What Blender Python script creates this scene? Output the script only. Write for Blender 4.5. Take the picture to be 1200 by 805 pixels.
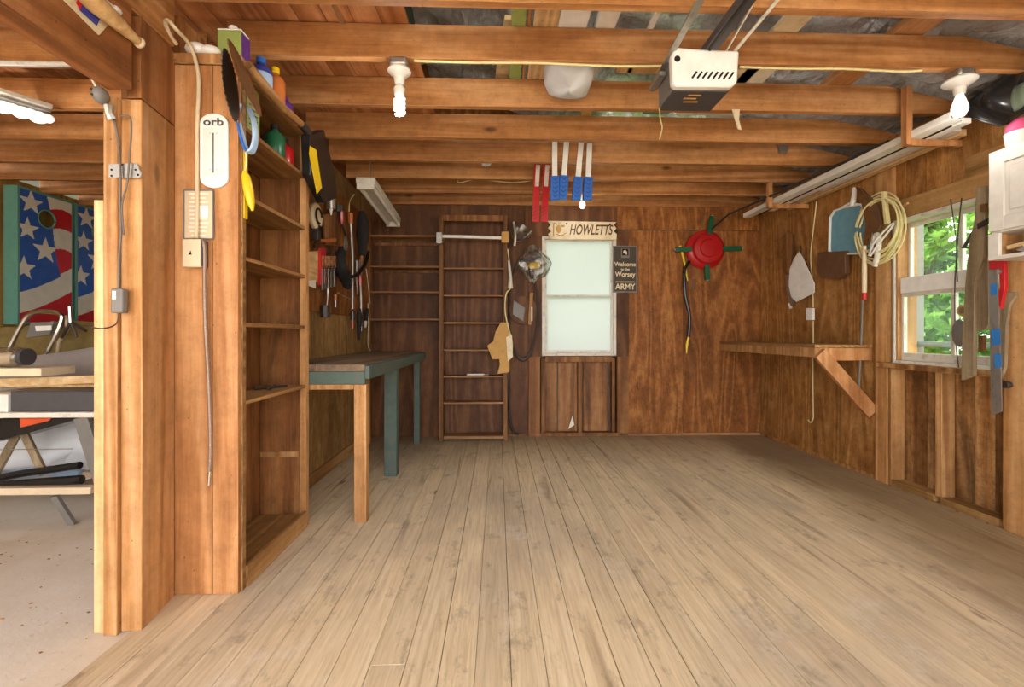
import bpy, math, random
from mathutils import Vector, Matrix, noise
random.seed(7)
S = bpy.context.scene
for o in list(bpy.data.objects): bpy.data.objects.remove(o)

# ------------------------------------------------------------------ camera, world, sun, exposure
F = 533.0; HOR = 392.0; CZ = 1.1; TH = math.atan(17/533)
cd = bpy.data.cameras.new('camera'); cam = bpy.data.objects.new('camera', cd); S.collection.objects.link(cam)
cd.lens = 36*F/1200; cd.sensor_width = 36; cd.sensor_fit = 'HORIZONTAL'; cd.shift_y = -(402.5-HOR)/1200
cam.location = (0, 0, CZ); cam.rotation_euler = (math.pi/2, 0, -TH); cd.clip_start = .02
S.camera = cam
W = bpy.data.worlds.new('daylight'); S.world = W; W.use_nodes = True
_n = W.node_tree.nodes; _bg = _n['Background']
_bg.inputs['Color'].default_value = (1.0, .985, .96, 1); _bg.inputs['Strength'].default_value = 3.0
sd = bpy.data.lights.new('sun', 'SUN'); sd.energy = 6.0; sd.angle = .03; sd.color = (1, .95, .86)
sun = bpy.data.objects.new('sun', sd); S.collection.objects.link(sun)
sun.rotation_euler = (math.radians(-12), math.radians(-40), 0)
S.view_settings.view_transform = 'Standard'; S.view_settings.look = 'None'; S.view_settings.gamma = 1
S.view_settings.use_curve_mapping = False; S.view_settings.exposure = 1.02

# ------------------------------------------------------------------ helpers
C = S.collection
def ray(px, py):
    u = (px-600)/F; v = (HOR-py)/F
    return (math.cos(TH)*u+math.sin(TH), math.cos(TH)-math.sin(TH)*u, v)
def P(px, py, ax, val):
    d = ray(px, py); o = (0, 0, CZ); i = 'XYZ'.index(ax); t = (val-o[i])/d[i]
    return Vector((o[k]+t*d[k] for k in range(3)))
def V(*a): return Vector(a)
def lin(c): return c/12.92 if c <= .04045 else ((c+.055)/1.055)**2.4
def col(r, g=None, b=None):
    if isinstance(r, str): h = r.lstrip('#'); r, g, b = (int(h[i:i+2], 16) for i in (0, 2, 4))
    return (lin(r/255), lin(g/255), lin(b/255), 1)

class MB:
    def __init__(s): s.v = []; s.f = []; s.mi = []; s.m = 0
    def face(s, idx): s.f.append(tuple(idx)); s.mi.append(s.m)
    def add(s, vs, fs):
        b = len(s.v); s.v += [Vector(v) for v in vs]
        for f in fs: s.face([b+i for i in f])
        return s
    def box(s, x0, x1, y0, y1, z0, z1):
        if x0 > x1: x0, x1 = x1, x0
        if y0 > y1: y0, y1 = y1, y0
        if z0 > z1: z0, z1 = z1, z0
        return s.add([(x, y, z) for x in (x0, x1) for y in (y0, y1) for z in (z0, z1)],
              [(0,1,3,2),(4,6,7,5),(0,4,5,1),(2,3,7,6),(0,2,6,4),(1,5,7,3)])
    def bar(s, p, q, w, h, up=(0,0,1)):
        p = Vector(p); q = Vector(q); d = (q-p).normalized(); up = Vector(up)
        a = d.cross(up)
        if a.length < 1e-4: a = d.cross(Vector((1,0,0)))
        a.normalize(); b = a.cross(d).normalized()
        vs = [c+a*sx*w/2+b*sz*h/2 for c in (p, q) for sx, sz in ((-1,-1),(1,-1),(1,1),(-1,1))]
        return s.add(vs, [(0,3,2,1),(4,5,6,7),(0,1,5,4),(1,2,6,5),(2,3,7,6),(3,0,4,7)])
    def tube(s, pts, r, n=8, closed=False, flat=1.0):
        pts = [Vector(p) for p in pts]; m = len(pts); rs = r if isinstance(r, (list, tuple)) else [r]*m
        b = len(s.v); pa = None
        for i, p in enumerate(pts):
            if closed: t = pts[(i+1) % m]-pts[i-1]
            else: t = pts[min(i+1, m-1)]-pts[max(i-1, 0)]
            t.normalize()
            if pa is None:
                a = t.cross(Vector((0,0,1)))
                if a.length < .1: a = t.cross(Vector((0,1,0)))
            else: a = pa-t*pa.dot(t)
            a.normalize(); pa = a; c = t.cross(a)
            for k in range(n):
                w = 2*math.pi*k/n; s.v.append(p+(a*math.cos(w)+c*math.sin(w)*flat)*rs[i])
        for i in range(m if closed else m-1):
            j = (i+1) % m
            for k in range(n):
                l = (k+1) % n; s.face((b+i*n+k, b+j*n+k, b+j*n+l, b+i*n+l))
        if not closed:
            s.face([b+k for k in range(n)]); s.face([b+(m-1)*n+k for k in reversed(range(n))])
        return s
    def lathe(s, prof, o, ax=(0,0,1), n=20):
        ax = Vector(ax).normalized(); a = ax.cross(Vector((0,0,1)))
        if a.length < .1: a = ax.cross(Vector((1,0,0)))
        a.normalize(); c = ax.cross(a); o = Vector(o); b = len(s.v)
        for r, h in prof:
            for k in range(n):
                w = 2*math.pi*k/n; s.v.append(o+ax*h+(a*math.cos(w)+c*math.sin(w))*max(r, 1e-4))
        for i in range(len(prof)-1):
            for k in range(n):
                l = (k+1) % n; s.face((b+i*n+k, b+i*n+l, b+(i+1)*n+l, b+(i+1)*n+k))
        s.face([b+k for k in reversed(range(n))]); s.face([b+(len(prof)-1)*n+k for k in range(n)])
        return s
    def prism(s, poly, vec):
        vec = Vector(vec); poly = [Vector(p) for p in poly]; n = len(poly); b = len(s.v)
        s.v += poly+[p+vec for p in poly]
        s.face([b+i for i in reversed(range(n))]); s.face([b+n+i for i in range(n)])
        for i in range(n):
            j = (i+1) % n; s.face((b+i, b+j, b+n+j, b+n+i))
        return s
    def sph(s, c, r, n=14):
        if not isinstance(r, (tuple, list)): r = (r, r, r)
        c = Vector(c); m = n//2; b = len(s.v)
        for i in range(m+1):
            t = math.pi*i/m
            for k in range(n):
                w = 2*math.pi*k/n
                s.v.append(c+Vector((r[0]*math.sin(t)*math.cos(w), r[1]*math.sin(t)*math.sin(w), r[2]*math.cos(t))))
        for i in range(m):
            for k in range(n):
                l = (k+1) % n; s.face((b+i*n+k, b+(i+1)*n+k, b+(i+1)*n+l, b+i*n+l))
        return s
    def grid(s, fn, nu, nv):
        b = len(s.v)
        for i in range(nu+1):
            for j in range(nv+1): s.v.append(Vector(fn(i/nu, j/nv)))
        for i in range(nu):
            for j in range(nv):
                q = b+i*(nv+1)+j; s.face((q, q+1, q+nv+2, q+nv+1))
        return s
    def build(s, name, mat, parent=None, bev=0, thick=0, smooth=True):
        me = bpy.data.meshes.new(name)
        if parent is not None:
            off = Vector(parent.location); pp = parent.parent
            while pp is not None: off += Vector(pp.location); pp = pp.parent
            loc = Vector((0,0,0))
        else:
            lo = Vector((min(v[i] for v in s.v) for i in range(3))); hi = Vector((max(v[i] for v in s.v) for i in range(3)))
            off = Vector(((lo.x+hi.x)/2, (lo.y+hi.y)/2, lo.z)); loc = off
        me.from_pydata([v-off for v in s.v], [], s.f); me.update()
        for m in (mat if isinstance(mat, (list, tuple)) else [mat]): me.materials.append(m)
        for p, k in zip(me.polygons, s.mi): p.material_index = k; p.use_smooth = smooth
        import bmesh
        bm = bmesh.new(); bm.from_mesh(me); bmesh.ops.recalc_face_normals(bm, faces=bm.faces); bm.to_mesh(me); bm.free()
        if smooth: me.set_sharp_from_angle(angle=math.radians(38))
        o = bpy.data.objects.new(name, me); C.objects.link(o); o.location = loc
        if parent is not None: o.parent = parent
        if thick:
            md = o.modifiers.new('thickness', 'SOLIDIFY'); md.thickness = thick; md.offset = 0
        if bev:
            md = o.modifiers.new('edges', 'BEVEL'); md.width = bev; md.segments = 2; md.limit_method = 'ANGLE'; md.angle_limit = .7
        return o
def box(*a): return MB().box(*a)
def st(o): o['kind'] = 'structure'; return o
def tag(o, label, cat, group=None, kind=None):
    o['label'] = label; o['category'] = cat
    if group: o['group'] = group
    if kind: o['kind'] = kind
    return o
def thing(name, loc, label, cat, group=None):
    e = bpy.data.objects.new(name, None); C.objects.link(e); e.location = loc; e.empty_display_size = .05
    return tag(e, label, cat, group)
def copy_thing(o, label=None, loc=None):
    c = o.copy(); C.objects.link(c)
    if label: c['label'] = label
    if loc is not None: c.location = loc
    for ch in o.children:
        d = ch.copy(); C.objects.link(d); d.parent = c
        for g in ch.children:
            e = g.copy(); C.objects.link(e); e.parent = d
    return c
def text(s, parent, loc, size, mat, rot, name='lettering', shear=0, ext=.0006, sx=1):
    cu = bpy.data.curves.new(name, 'FONT'); cu.body = s; cu.size = size; cu.align_x = 'CENTER'; cu.align_y = 'CENTER'
    cu.extrude = ext; cu.shear = shear; cu.offset = size*.018; cu.materials.append(mat)
    o = bpy.data.objects.new(name, cu); C.objects.link(o); o.rotation_euler = rot; o.scale = (sx, 1, 1)
    dg = bpy.context.evaluated_depsgraph_get(); me = bpy.data.meshes.new_from_object(o.evaluated_get(dg))
    m = bpy.data.objects.new(name, me); C.objects.link(m); m.rotation_euler = rot; m.scale = (sx, 1, 1)
    bpy.data.objects.remove(o)
    m.location = Vector(loc)-Vector(parent.location); m.parent = parent
    return m
def arc(c, r, a0, a1, n, ex, ez):
    c = Vector(c); ex = Vector(ex); ez = Vector(ez)
    rx, rz = r if isinstance(r, tuple) else (r, r)
    return [c+ex*rx*math.cos(a0+(a1-a0)*i/n)+ez*rz*math.sin(a0+(a1-a0)*i/n) for i in range(n+1)]
def spline(pts, k=6):
    pts = [Vector(p) for p in pts]; out = []
    for i in range(len(pts)-1):
        p0 = pts[max(i-1, 0)]; p1 = pts[i]; p2 = pts[i+1]; p3 = pts[min(i+2, len(pts)-1)]
        for j in range(k):
            t = j/k
            out.append(.5*((2*p1)+(p2-p0)*t+(2*p0-5*p1+4*p2-p3)*t*t+(3*p1-p0-3*p2+p3)*t**3))
    return out+[pts[-1]]

# ------------------------------------------------------------------ materials
class NT:
    def __init__(s, name):
        s.mat = bpy.data.materials.new(name); s.mat.use_nodes = True; s.t = s.mat.node_tree; s.n = s.t.nodes
        s.b = s.n['Principled BSDF']; s.out = s.n['Material Output']
    def N(s, typ, **kw):
        n = s.n.new(typ)
        for k, v in kw.items():
            if k.startswith('_'): setattr(n, k[1:], v)
            else: n.inputs[k.replace('__', ' ')].default_value = v
        return n
    def L(s, a, b): s.t.links.new(a, b)
    def math(s, op, a, b=None, c=None):
        n = s.n.new('ShaderNodeMath'); n.operation = op
        for i, x in enumerate((a, b, c)):
            if x is None: continue
            if isinstance(x, (int, float)): n.inputs[i].default_value = x
            else: s.L(x, n.inputs[i])
        return n.outputs[0]
    def ramp(s, fac, stops):
        n = s.n.new('ShaderNodeValToRGB'); el = n.color_ramp.elements
        while len(el) < len(stops): el.new(.5)
        for e, (p, c) in zip(el, stops): e.position = p; e.color = c
        s.L(fac, n.inputs[0]); return n.outputs[0]
    def mix(s, fac, a, b, mode='MIX'):
        n = s.n.new('ShaderNodeMix'); n.data_type = 'RGBA'; n.blend_type = mode
        for sock, x in ((n.inputs[0], fac), (n.inputs[6], a), (n.inputs[7], b)):
            if isinstance(x, (int, float, tuple)): sock.default_value = x
            else: s.L(x, sock)
        return n.outputs[2]
    def coords(s, scale=(1,1,1), rnd=True):
        tc = s.n.new('ShaderNodeTexCoord'); geo = s.n.new('ShaderNodeNewGeometry'); oi = s.n.new('ShaderNodeObjectInfo')
        r = s.math('ADD', s.math('MULTIPLY', geo.outputs['Random Per Island'], 31.7), s.math('MULTIPLY', oi.outputs['Random'], 17.3))
        vm = s.n.new('ShaderNodeVectorMath'); vm.operation = 'ADD'
        s.L(tc.outputs['Object'], vm.inputs[0])
        if rnd: s.L(r, vm.inputs[1])
        mp = s.n.new('ShaderNodeMapping'); mp.inputs['Scale'].default_value = scale; s.L(vm.outputs[0], mp.inputs[0])
        s.isl = s.math('FRACT', s.math('MULTIPLY', r, 7.13)); s.raw = vm.outputs[0]
        return mp.outputs[0]
def wood(name, c1, c2, c3, axis='Z', fine=26, ring=9, knot=.6, blotch=.45, var=.22, rough=.6, bump=.25, stain=None, stain_amt=0, ringamt=.5, squash=.045, mott=.28):
    t = NT(name); sc = [1, 1, 1]; sc['XYZ'.index(axis)] = squash
    co = t.coords(tuple(sc))
    n1 = t.N('ShaderNodeTexNoise', Scale=fine*2.2, Detail=6.0, Roughness=.72, Distortion=.3); t.L(co, n1.inputs['Vector'])
    n2 = t.N('ShaderNodeTexNoise', Scale=3.6, Detail=1.5, Distortion=.3); t.L(co, n2.inputs['Vector'])
    rg = t.math('MULTIPLY_ADD', t.math('SINE', t.math('MULTIPLY', n2.outputs[0], ring*6.28)), .5, .5)
    rg = t.math('POWER', rg, 1.6)
    fac = t.math('ADD', t.math('MULTIPLY', n1.outputs[0], 1-ringamt*.6), t.math('MULTIPLY', rg, ringamt*.55))
    base = t.ramp(fac, [(.22, col(c1)), (.5, col(c2)), (.82, col(c3))])
    sc2 = [1, 1, 1]; sc2['XYZ'.index(axis)] = .38
    mp2 = t.N('ShaderNodeMapping'); mp2.inputs['Scale'].default_value = sc2; t.L(t.raw, mp2.inputs[0])
    if knot:
        vo = t.N('ShaderNodeTexVoronoi', Scale=3.6); t.L(mp2.outputs[0], vo.inputs['Vector'])
        kf = t.ramp(vo.outputs['Distance'], [(.035, (1,1,1,1)), (.085, (0,0,0,1))])
        base = t.mix(t.math('MULTIPLY', kf, knot), base, tuple(x*.16 for x in col(c1)[:3])+(1,))
    n3 = t.N('ShaderNodeTexNoise', Scale=1.7, Detail=4.0, Roughness=.6); t.L(mp2.outputs[0], n3.inputs['Vector'])
    bl = t.ramp(n3.outputs[0], [(.32, (1-blotch, 1-blotch*1.08, 1-blotch*1.15, 1)), (.58, (1,1,1,1))])
    base = t.mix(1.0, base, bl, 'MULTIPLY')
    n5 = t.N('ShaderNodeTexNoise', Scale=11.0, Detail=9.0, Roughness=.75); t.L(t.raw, n5.inputs['Vector'])
    base = t.mix(1.0, base, t.ramp(n5.outputs[0], [(.3, (1-mott, 1-mott*1.1, 1-mott*1.2, 1)), (.55, (1,1,1,1)), (.75, (1+mott*.6,)*3+(1,))]), 'MULTIPLY')
    vs = t.N('ShaderNodeTexVoronoi', Scale=15.0); t.L(t.raw, vs.inputs['Vector'])
    base = t.mix(t.math('MULTIPLY', t.ramp(vs.outputs['Distance'], [(.035, (1,1,1,1)), (.07, (0,0,0,1))]), .6), base, tuple(x*.12 for x in col(c1)[:3])+(1,))
    iv = t.math('MULTIPLY_ADD', t.isl, var*2, 1-var)
    cb = t.n.new('ShaderNodeCombineColor')
    for i in range(3): t.L(iv, cb.inputs[i])
    base = t.mix(1.0, base, cb.outputs[0], 'MULTIPLY')
    if stain:
        n4 = t.N('ShaderNodeTexNoise', Scale=3.1, Detail=5.0, Roughness=.7, Distortion=.8); t.L(mp2.outputs[0], n4.inputs['Vector'])
        sf = t.ramp(n4.outputs[0], [(.54, (0,0,0,1)), (.68, (1,1,1,1))])
        base = t.mix(t.math('MULTIPLY', sf, stain_amt), base, col(stain))
    t.L(base, t.b.inputs['Base Color']); t.b.inputs['Roughness'].default_value = rough
    t.b.inputs['Specular IOR Level'].default_value = .3
    bp = t.N('ShaderNodeBump', Strength=bump, Distance=.004); t.L(fac, bp.inputs['Height']); t.L(bp.outputs[0], t.b.inputs['Normal'])
    return t.mat
def paint(name, c, rough=.5, metal=0, spots=0, spotc='#50483c', bump=0, spec=.4, emit=0, scale=14, c2=None):
    t = NT(name); t.b.inputs['Roughness'].default_value = rough; t.b.inputs['Metallic'].default_value = metal
    t.b.inputs['Specular IOR Level'].default_value = spec; t.b.inputs['Base Color'].default_value = col(c)
    co = t.coords()
    n = t.N('ShaderNodeTexNoise', Scale=scale, Detail=5.0, Roughness=.65); t.L(co, n.inputs['Vector'])
    base = t.mix(t.ramp(n.outputs[0], [(.35, (0,0,0,1)), (.7, (1,1,1,1))]), col(c), col(c2) if c2 else tuple(x*.86 for x in col(c)[:3])+(1,))
    if spots:
        base = t.mix(t.math('MULTIPLY', t.ramp(n.outputs[0], [(.55, (0,0,0,1)), (.66, (1,1,1,1))]), spots), base, col(spotc))
    t.L(base, t.b.inputs['Base Color'])
    if emit: t.b.inputs['Emission Color'].default_value = col(c); t.b.inputs['Emission Strength'].default_value = emit
    if bump:
        bp = t.N('ShaderNodeBump', Strength=bump, Distance=.01); t.L(n.outputs[0], bp.inputs['Height']); t.L(bp.outputs[0], t.b.inputs['Normal'])
    return t.mat
def clear(name, tint='#ffffff', amt=.12, rough=.05):
    t = NT(name); t.n.remove(t.b)
    tr = t.N('ShaderNodeBsdfTransparent'); tr.inputs[0].default_value = col(tint)
    gl = t.N('ShaderNodeBsdfGlossy'); gl.inputs['Roughness'].default_value = rough
    lw = t.N('ShaderNodeLayerWeight', Blend=.25); mx = t.n.new('ShaderNodeMixShader')
    t.L(t.math('MULTIPLY_ADD', lw.outputs['Facing'], .5, amt), mx.inputs[0]); t.L(tr.outputs[0], mx.inputs[1]); t.L(gl.outputs[0], mx.inputs[2])
    t.L(mx.outputs[0], t.out.inputs[0]); return t.mat
def frosted(name):
    t = NT(name); t.n.remove(t.b)
    tl = t.N('ShaderNodeBsdfTranslucent'); tl.inputs[0].default_value = (.6, .62, .62, 1)
    df = t.N('ShaderNodeBsdfDiffuse'); df.inputs[0].default_value = (.8, .82, .8, 1)
    mx = t.N('ShaderNodeMixShader', Fac=.35); t.L(tl.outputs[0], mx.inputs[1]); t.L(df.outputs[0], mx.inputs[2]); t.L(mx.outputs[0], t.out.inputs[0])
    return t.mat
def foilmat():
    t = NT('foil'); co = t.coords(rnd=False)
    t.b.inputs['Metallic'].default_value = .3; t.b.inputs['Roughness'].default_value = .22
    n = t.N('ShaderNodeTexNoise', Scale=7.0, Detail=8.0, Roughness=.72, Distortion=1.6); t.L(co, n.inputs['Vector'])
    mp = t.N('ShaderNodeMapping'); mp.inputs['Scale'].default_value = (1, .25, 1); mp.inputs['Rotation'].default_value = (0, 0, .6); t.L(co, mp.inputs[0])
    v = t.N('ShaderNodeTexVoronoi', Scale=13.0); v.distance = 'MANHATTAN'; t.L(mp.outputs[0], v.inputs['Vector'])
    h = t.math('ADD', n.outputs[0], t.math('MULTIPLY', v.outputs['Distance'], .55))
    base = t.ramp(n.outputs[0], [(.3, col('#c9c0b4')), (.55, col('#faf8f4'))]); t.L(base, t.b.inputs['Base Color'])
    bp = t.N('ShaderNodeBump', Strength=1.0, Distance=.16); t.L(h, bp.inputs['Height']); t.L(bp.outputs[0], t.b.inputs['Normal'])
    return t.mat
def concrete():
    t = NT('concrete'); co = t.coords(rnd=False)
    n = t.N('ShaderNodeTexNoise', Scale=1.3, Detail=8.0, Roughness=.7); t.L(co, n.inputs['Vector'])
    n2 = t.N('ShaderNodeTexNoise', Scale=16.0, Detail=6.0, Roughness=.75); t.L(co, n2.inputs['Vector'])
    b = t.ramp(n.outputs[0], [(.3, col('#c4b295')), (.48, col('#d6cab8')), (.7, col('#e0d8cc'))])
    b = t.mix(t.ramp(n2.outputs[0], [(.6, (0,0,0,1)), (.72, (.5,.5,.5,1))]), b, col('#6f6251'))
    t.L(b, t.b.inputs['Base Color']); t.b.inputs['Roughness'].default_value = .8
    bp = t.N('ShaderNodeBump', Strength=.3, Distance=.01); t.L(n2.outputs[0], bp.inputs['Height']); t.L(bp.outputs[0], t.b.inputs['Normal'])
    return t.mat
def floorwood():
    t = NT('floor_wood'); co = t.coords((1, .05, 1))
    n1 = t.N('ShaderNodeTexNoise', Scale=75.0, Detail=6.0, Roughness=.7, Distortion=.3); t.L(co, n1.inputs['Vector'])
    n2 = t.N('ShaderNodeTexNoise', Scale=4.2, Detail=1.5, Distortion=.4); t.L(co, n2.inputs['Vector'])
    rg = t.math('POWER', t.math('MULTIPLY_ADD', t.math('SINE', t.math('MULTIPLY', n2.outputs[0], 60)), .5, .5), 5.0)
    base = t.ramp(n1.outputs[0], [(.25, col('#bea887')), (.5, col('#dac6a4')), (.75, col('#e9dabf'))])
    mp2 = t.N('ShaderNodeMapping'); mp2.inputs['Scale'].default_value = (1, .3, 1); t.L(t.raw, mp2.inputs[0])
    vo = t.N('ShaderNodeTexVoronoi', Scale=3.3); t.L(mp2.outputs[0], vo.inputs['Vector'])
    near = t.ramp(vo.outputs['Distance'], [(.05, (1,1,1,1)), (.38, (.12,.12,.12,1))])
    base = t.mix(t.math('MULTIPLY', t.math('MULTIPLY', rg, near), .85), base, col('#7d5c38'))
    base = t.mix(t.math('MULTIPLY', t.ramp(vo.outputs['Distance'], [(.03, (1,1,1,1)), (.06, (0,0,0,1))]), .75), base, col('#6b4c30'))
    tc = t.n.new('ShaderNodeTexCoord'); mp3 = t.N('ShaderNodeMapping'); mp3.inputs['Scale'].default_value = (1, .55, 1); t.L(tc.outputs['Object'], mp3.inputs[0])
    n4 = t.N('ShaderNodeTexNoise', Scale=1.25, Detail=5.0, Roughness=.62); t.L(mp3.outputs[0], n4.inputs['Vector'])
    base = t.mix(t.math('MULTIPLY', t.ramp(n4.outputs[0], [(.48, (0,0,0,1)), (.66, (1,1,1,1))]), .42), base, col('#958a84'))
    n5 = t.N('ShaderNodeTexNoise', Scale=11.0, Detail=6.0, Roughness=.7); t.L(mp3.outputs[0], n5.inputs['Vector'])
    base = t.mix(t.math('MULTIPLY', t.ramp(n5.outputs[0], [(.56, (0,0,0,1)), (.70, (1,1,1,1))]), .5), base, col('#6e5f50'))
    n7 = t.N('ShaderNodeTexNoise', Scale=2.7, Detail=9.0, Roughness=.8); t.L(tc.outputs['Object'], n7.inputs['Vector'])
    base = t.mix(t.math('MULTIPLY', t.ramp(n7.outputs[0], [(.56, (0,0,0,1)), (.72, (1,1,1,1))]), .5), base, col('#e6e0dc'))
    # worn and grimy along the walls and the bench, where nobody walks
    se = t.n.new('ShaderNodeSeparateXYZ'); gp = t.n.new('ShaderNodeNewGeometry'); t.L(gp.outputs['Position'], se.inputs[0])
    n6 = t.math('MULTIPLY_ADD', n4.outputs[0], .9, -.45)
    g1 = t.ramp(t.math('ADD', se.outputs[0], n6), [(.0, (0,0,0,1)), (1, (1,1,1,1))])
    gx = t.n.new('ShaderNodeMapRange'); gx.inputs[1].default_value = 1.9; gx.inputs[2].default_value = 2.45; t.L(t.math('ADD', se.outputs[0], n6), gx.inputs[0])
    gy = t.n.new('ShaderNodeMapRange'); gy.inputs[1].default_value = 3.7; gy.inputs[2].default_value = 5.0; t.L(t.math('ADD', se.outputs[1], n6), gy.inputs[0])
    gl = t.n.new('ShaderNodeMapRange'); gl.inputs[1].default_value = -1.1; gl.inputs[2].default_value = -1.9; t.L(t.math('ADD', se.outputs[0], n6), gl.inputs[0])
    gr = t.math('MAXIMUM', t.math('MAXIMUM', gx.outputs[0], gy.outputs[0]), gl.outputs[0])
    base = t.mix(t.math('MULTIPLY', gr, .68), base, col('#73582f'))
    iv = t.math('MULTIPLY_ADD', t.isl, .15, .94); cb = t.n.new('ShaderNodeCombineColor')
    for i in range(3): t.L(iv, cb.inputs[i])
    base = t.mix(1.0, base, cb.outputs[0], 'MULTIPLY')
    t.L(base, t.b.inputs['Base Color']); t.b.inputs['Roughness'].default_value = .58; t.b.inputs['Specular IOR Level'].default_value = .35
    bp = t.N('ShaderNodeBump', Strength=.2, Distance=.004); t.L(n1.outputs[0], bp.inputs['Height']); t.L(bp.outputs[0], t.b.inputs['Normal'])
    return t.mat
def leafmat(name, a, b):
    t = NT(name); t.n.remove(t.b); geo = t.n.new('ShaderNodeNewGeometry')
    c = t.ramp(geo.outputs['Random Per Island'], [(0, col(a)), (1, col(b))])
    d = t.n.new('ShaderNodeBsdfDiffuse'); tl = t.n.new('ShaderNodeBsdfTranslucent'); t.L(c, d.inputs[0]); t.L(c, tl.inputs[0])
    mx = t.N('ShaderNodeMixShader', Fac=.4); t.L(d.outputs[0], mx.inputs[1]); t.L(tl.outputs[0], mx.inputs[2]); t.L(mx.outputs[0], t.out.inputs[0])
    return t.mat

M = {}
M['floor'] = floorwood(); M['concrete'] = concrete(); M['foil'] = foilmat()
M['joist'] = wood('joist', '#96602f', '#bd8450', '#d6a674', 'X', knot=.75, blotch=.35, var=.14)
M['joist_y'] = wood('joist_y', '#96602f', '#bd8450', '#d6a674', 'Y', knot=.6, blotch=.35, var=.14)
M['deck'] = wood('deck', '#975a31', '#ba7a4a', '#cf9868', 'Y', knot=.5, blotch=.3, var=.16)
M['post'] = wood('post', '#a8743f', '#c9935d', '#dcb183', 'Z', knot=.4, blotch=.3, var=.1)
M['panel'] = wood('panel', '#a2683a', '#c48b58', '#d6a676', 'Z', knot=.5, blotch=.35, var=.1)
M['ply'] = wood('ply', '#6b3b12', '#a3662f', '#cc9256', 'Z', fine=46, ring=10, knot=.0, blotch=.4, var=.1, stain='#6b4020', stain_amt=.45, squash=.14, ringamt=.38, mott=.45)
M['plyr'] = wood('plyr', '#835324', '#bb8346', '#dcae72', 'Z', fine=46, ring=10, knot=.0, blotch=.35, var=.1, stain='#80522a', stain_amt=.4, squash=.14, ringamt=.38, mott=.45)
M['plyl'] = wood('plyl', '#7d5a2e', '#a8824f', '#c9a673', 'Z', fine=46, ring=8, knot=0, blotch=.35, var=.08, squash=.14, ringamt=.3, mott=.4, stain='#6e4c26', stain_amt=.4)
M['plyi'] = wood('plyi', '#6e4220', '#996538', '#b88453', 'Z', fine=30, ring=8, knot=.6, blotch=.55, var=.1, stain='#3d2412', stain_amt=.6)
M['plyd'] = wood('plyd', '#52301a', '#714829', '#8e633e', 'Z', fine=40, ring=7, knot=0, blotch=.45, var=.1, squash=.09)
M['rough'] = wood('rough_boards', '#7a4f26', '#bd8a54', '#dfb782', 'Z', fine=18, ring=6, knot=.7, blotch=.5, var=.2, stain='#3a2110', stain_amt=.75, ringamt=.6, mott=.55)
M['siding_in'] = wood('siding_in', '#8a6a34', '#b0904f', '#c8ab6c', 'Z', knot=.4, blotch=.35, var=.12)
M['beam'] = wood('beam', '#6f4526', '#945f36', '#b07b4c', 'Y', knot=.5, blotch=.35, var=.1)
M['beamz'] = wood('beamz', '#7d4f2b', '#a56e41', '#c08b5a', 'Z', knot=.5, blotch=.35, var=.1)  # darker brown for the upper post, mostly its side shade put into the colour
M['redwood'] = wood('redwood', '#6b4324', '#97673c', '#ba8a5b', 'Z', fine=20, ring=6, knot=.6, blotch=.5, var=.15, stain='#2e1a10', stain_amt=.6)
M['stud'] = wood('stud', '#9c6b3c', '#c1905c', '#d8ae7c', 'Z', knot=.5, blotch=.4, var=.12)
M['studd'] = wood('studd', '#683d1c', '#875a30', '#a17446', 'Z', knot=.5, blotch=.4, var=.12)
M['header'] = wood('header', '#86602f', '#ae8450', '#c8a06c', 'Y', knot=.3, blotch=.5, var=.1)
M['shelfw'] = wood('shelfw', '#80572e', '#a87c4b', '#c49b68', 'Y', knot=.3, blotch=.4, var=.12)
M['shelfx'] = wood('shelfx', '#86583a', '#a87a50', '#c29668', 'X', knot=.3, blotch=.4, var=.12)
M['pale'] = wood('pale_wood', '#c49a64', '#dcb884', '#ecd2a8', 'Z', knot=.2, blotch=.15, var=.08)
M['paley'] = wood('pale_wood_y', '#c49a64', '#dcb884', '#ecd2a8', 'Y', knot=.2, blotch=.15, var=.08)
M['paleg'] = wood('weathered', '#75654e', '#978569', '#b3a283', 'Z', knot=.1, blotch=.3, var=.1)
M['benchtop'] = wood('benchtop', '#6a5644', '#8a7660', '#a69479', 'Y', knot=.3, blotch=.5, var=.1, stain='#4c3b2c', stain_amt=.5)
M['teal'] = paint('teal_paint', '#4a5a54', .6, spots=.6, spotc='#6b5a44', c2='#56665f', bump=.2)
M['tealtrim'] = paint('teal_trim', '#5f9486', .5)
M['white'] = paint('white_paint', '#e8e4dc', .45); M['whiteg'] = paint('white_gloss', '#f1efea', .3)
M['dwhite'] = paint('dirty_white', '#dcd6ca', .5, spots=.35, spotc='#8c7b66')
M['cream'] = paint('cream', '#e6d6b4', .55, spots=.3, spotc='#b39a72'); M['ivory'] = paint('ivory', '#d9c3a4', .4)
M['black'] = paint('black_plastic', '#222122', .25); M['dark'] = paint('dark_grey', '#4b484b', .5); M['bag'] = paint('black_fabric', '#242120', .8, bump=.4)
M['grey'] = paint('grey_plastic', '#77736f', .45); M['steel'] = paint('galvanised', '#b3b0aa', .38, metal=.8, spots=.3, spotc='#6b6359')
M['chrome'] = paint('chrome', '#d8d8d6', .2, metal=1); M['iron'] = paint('dark_iron', '#4a4440', .5, metal=.6, spots=.5, spotc='#5c3a24')
M['rust'] = paint('rusty_steel', '#6e4528', .5, metal=.45, spots=.7, spotc='#3a2418', c2='#8b6a3c'); M['red'] = paint('red_paint', '#b3161a', .3, spec=.6)
M['redd'] = paint('red_plastic', '#c8262c', .35); M['green'] = paint('green_paint', '#1f5a3c', .35); M['blue'] = paint('blue_plastic', '#2f6cc4', .4)
M['bluel'] = paint('light_blue', '#a9c6e6', .4); M['yellow'] = paint('yellow_plastic', '#e6c322', .35); M['orange'] = paint('orange', '#d9542a', .5)
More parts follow.
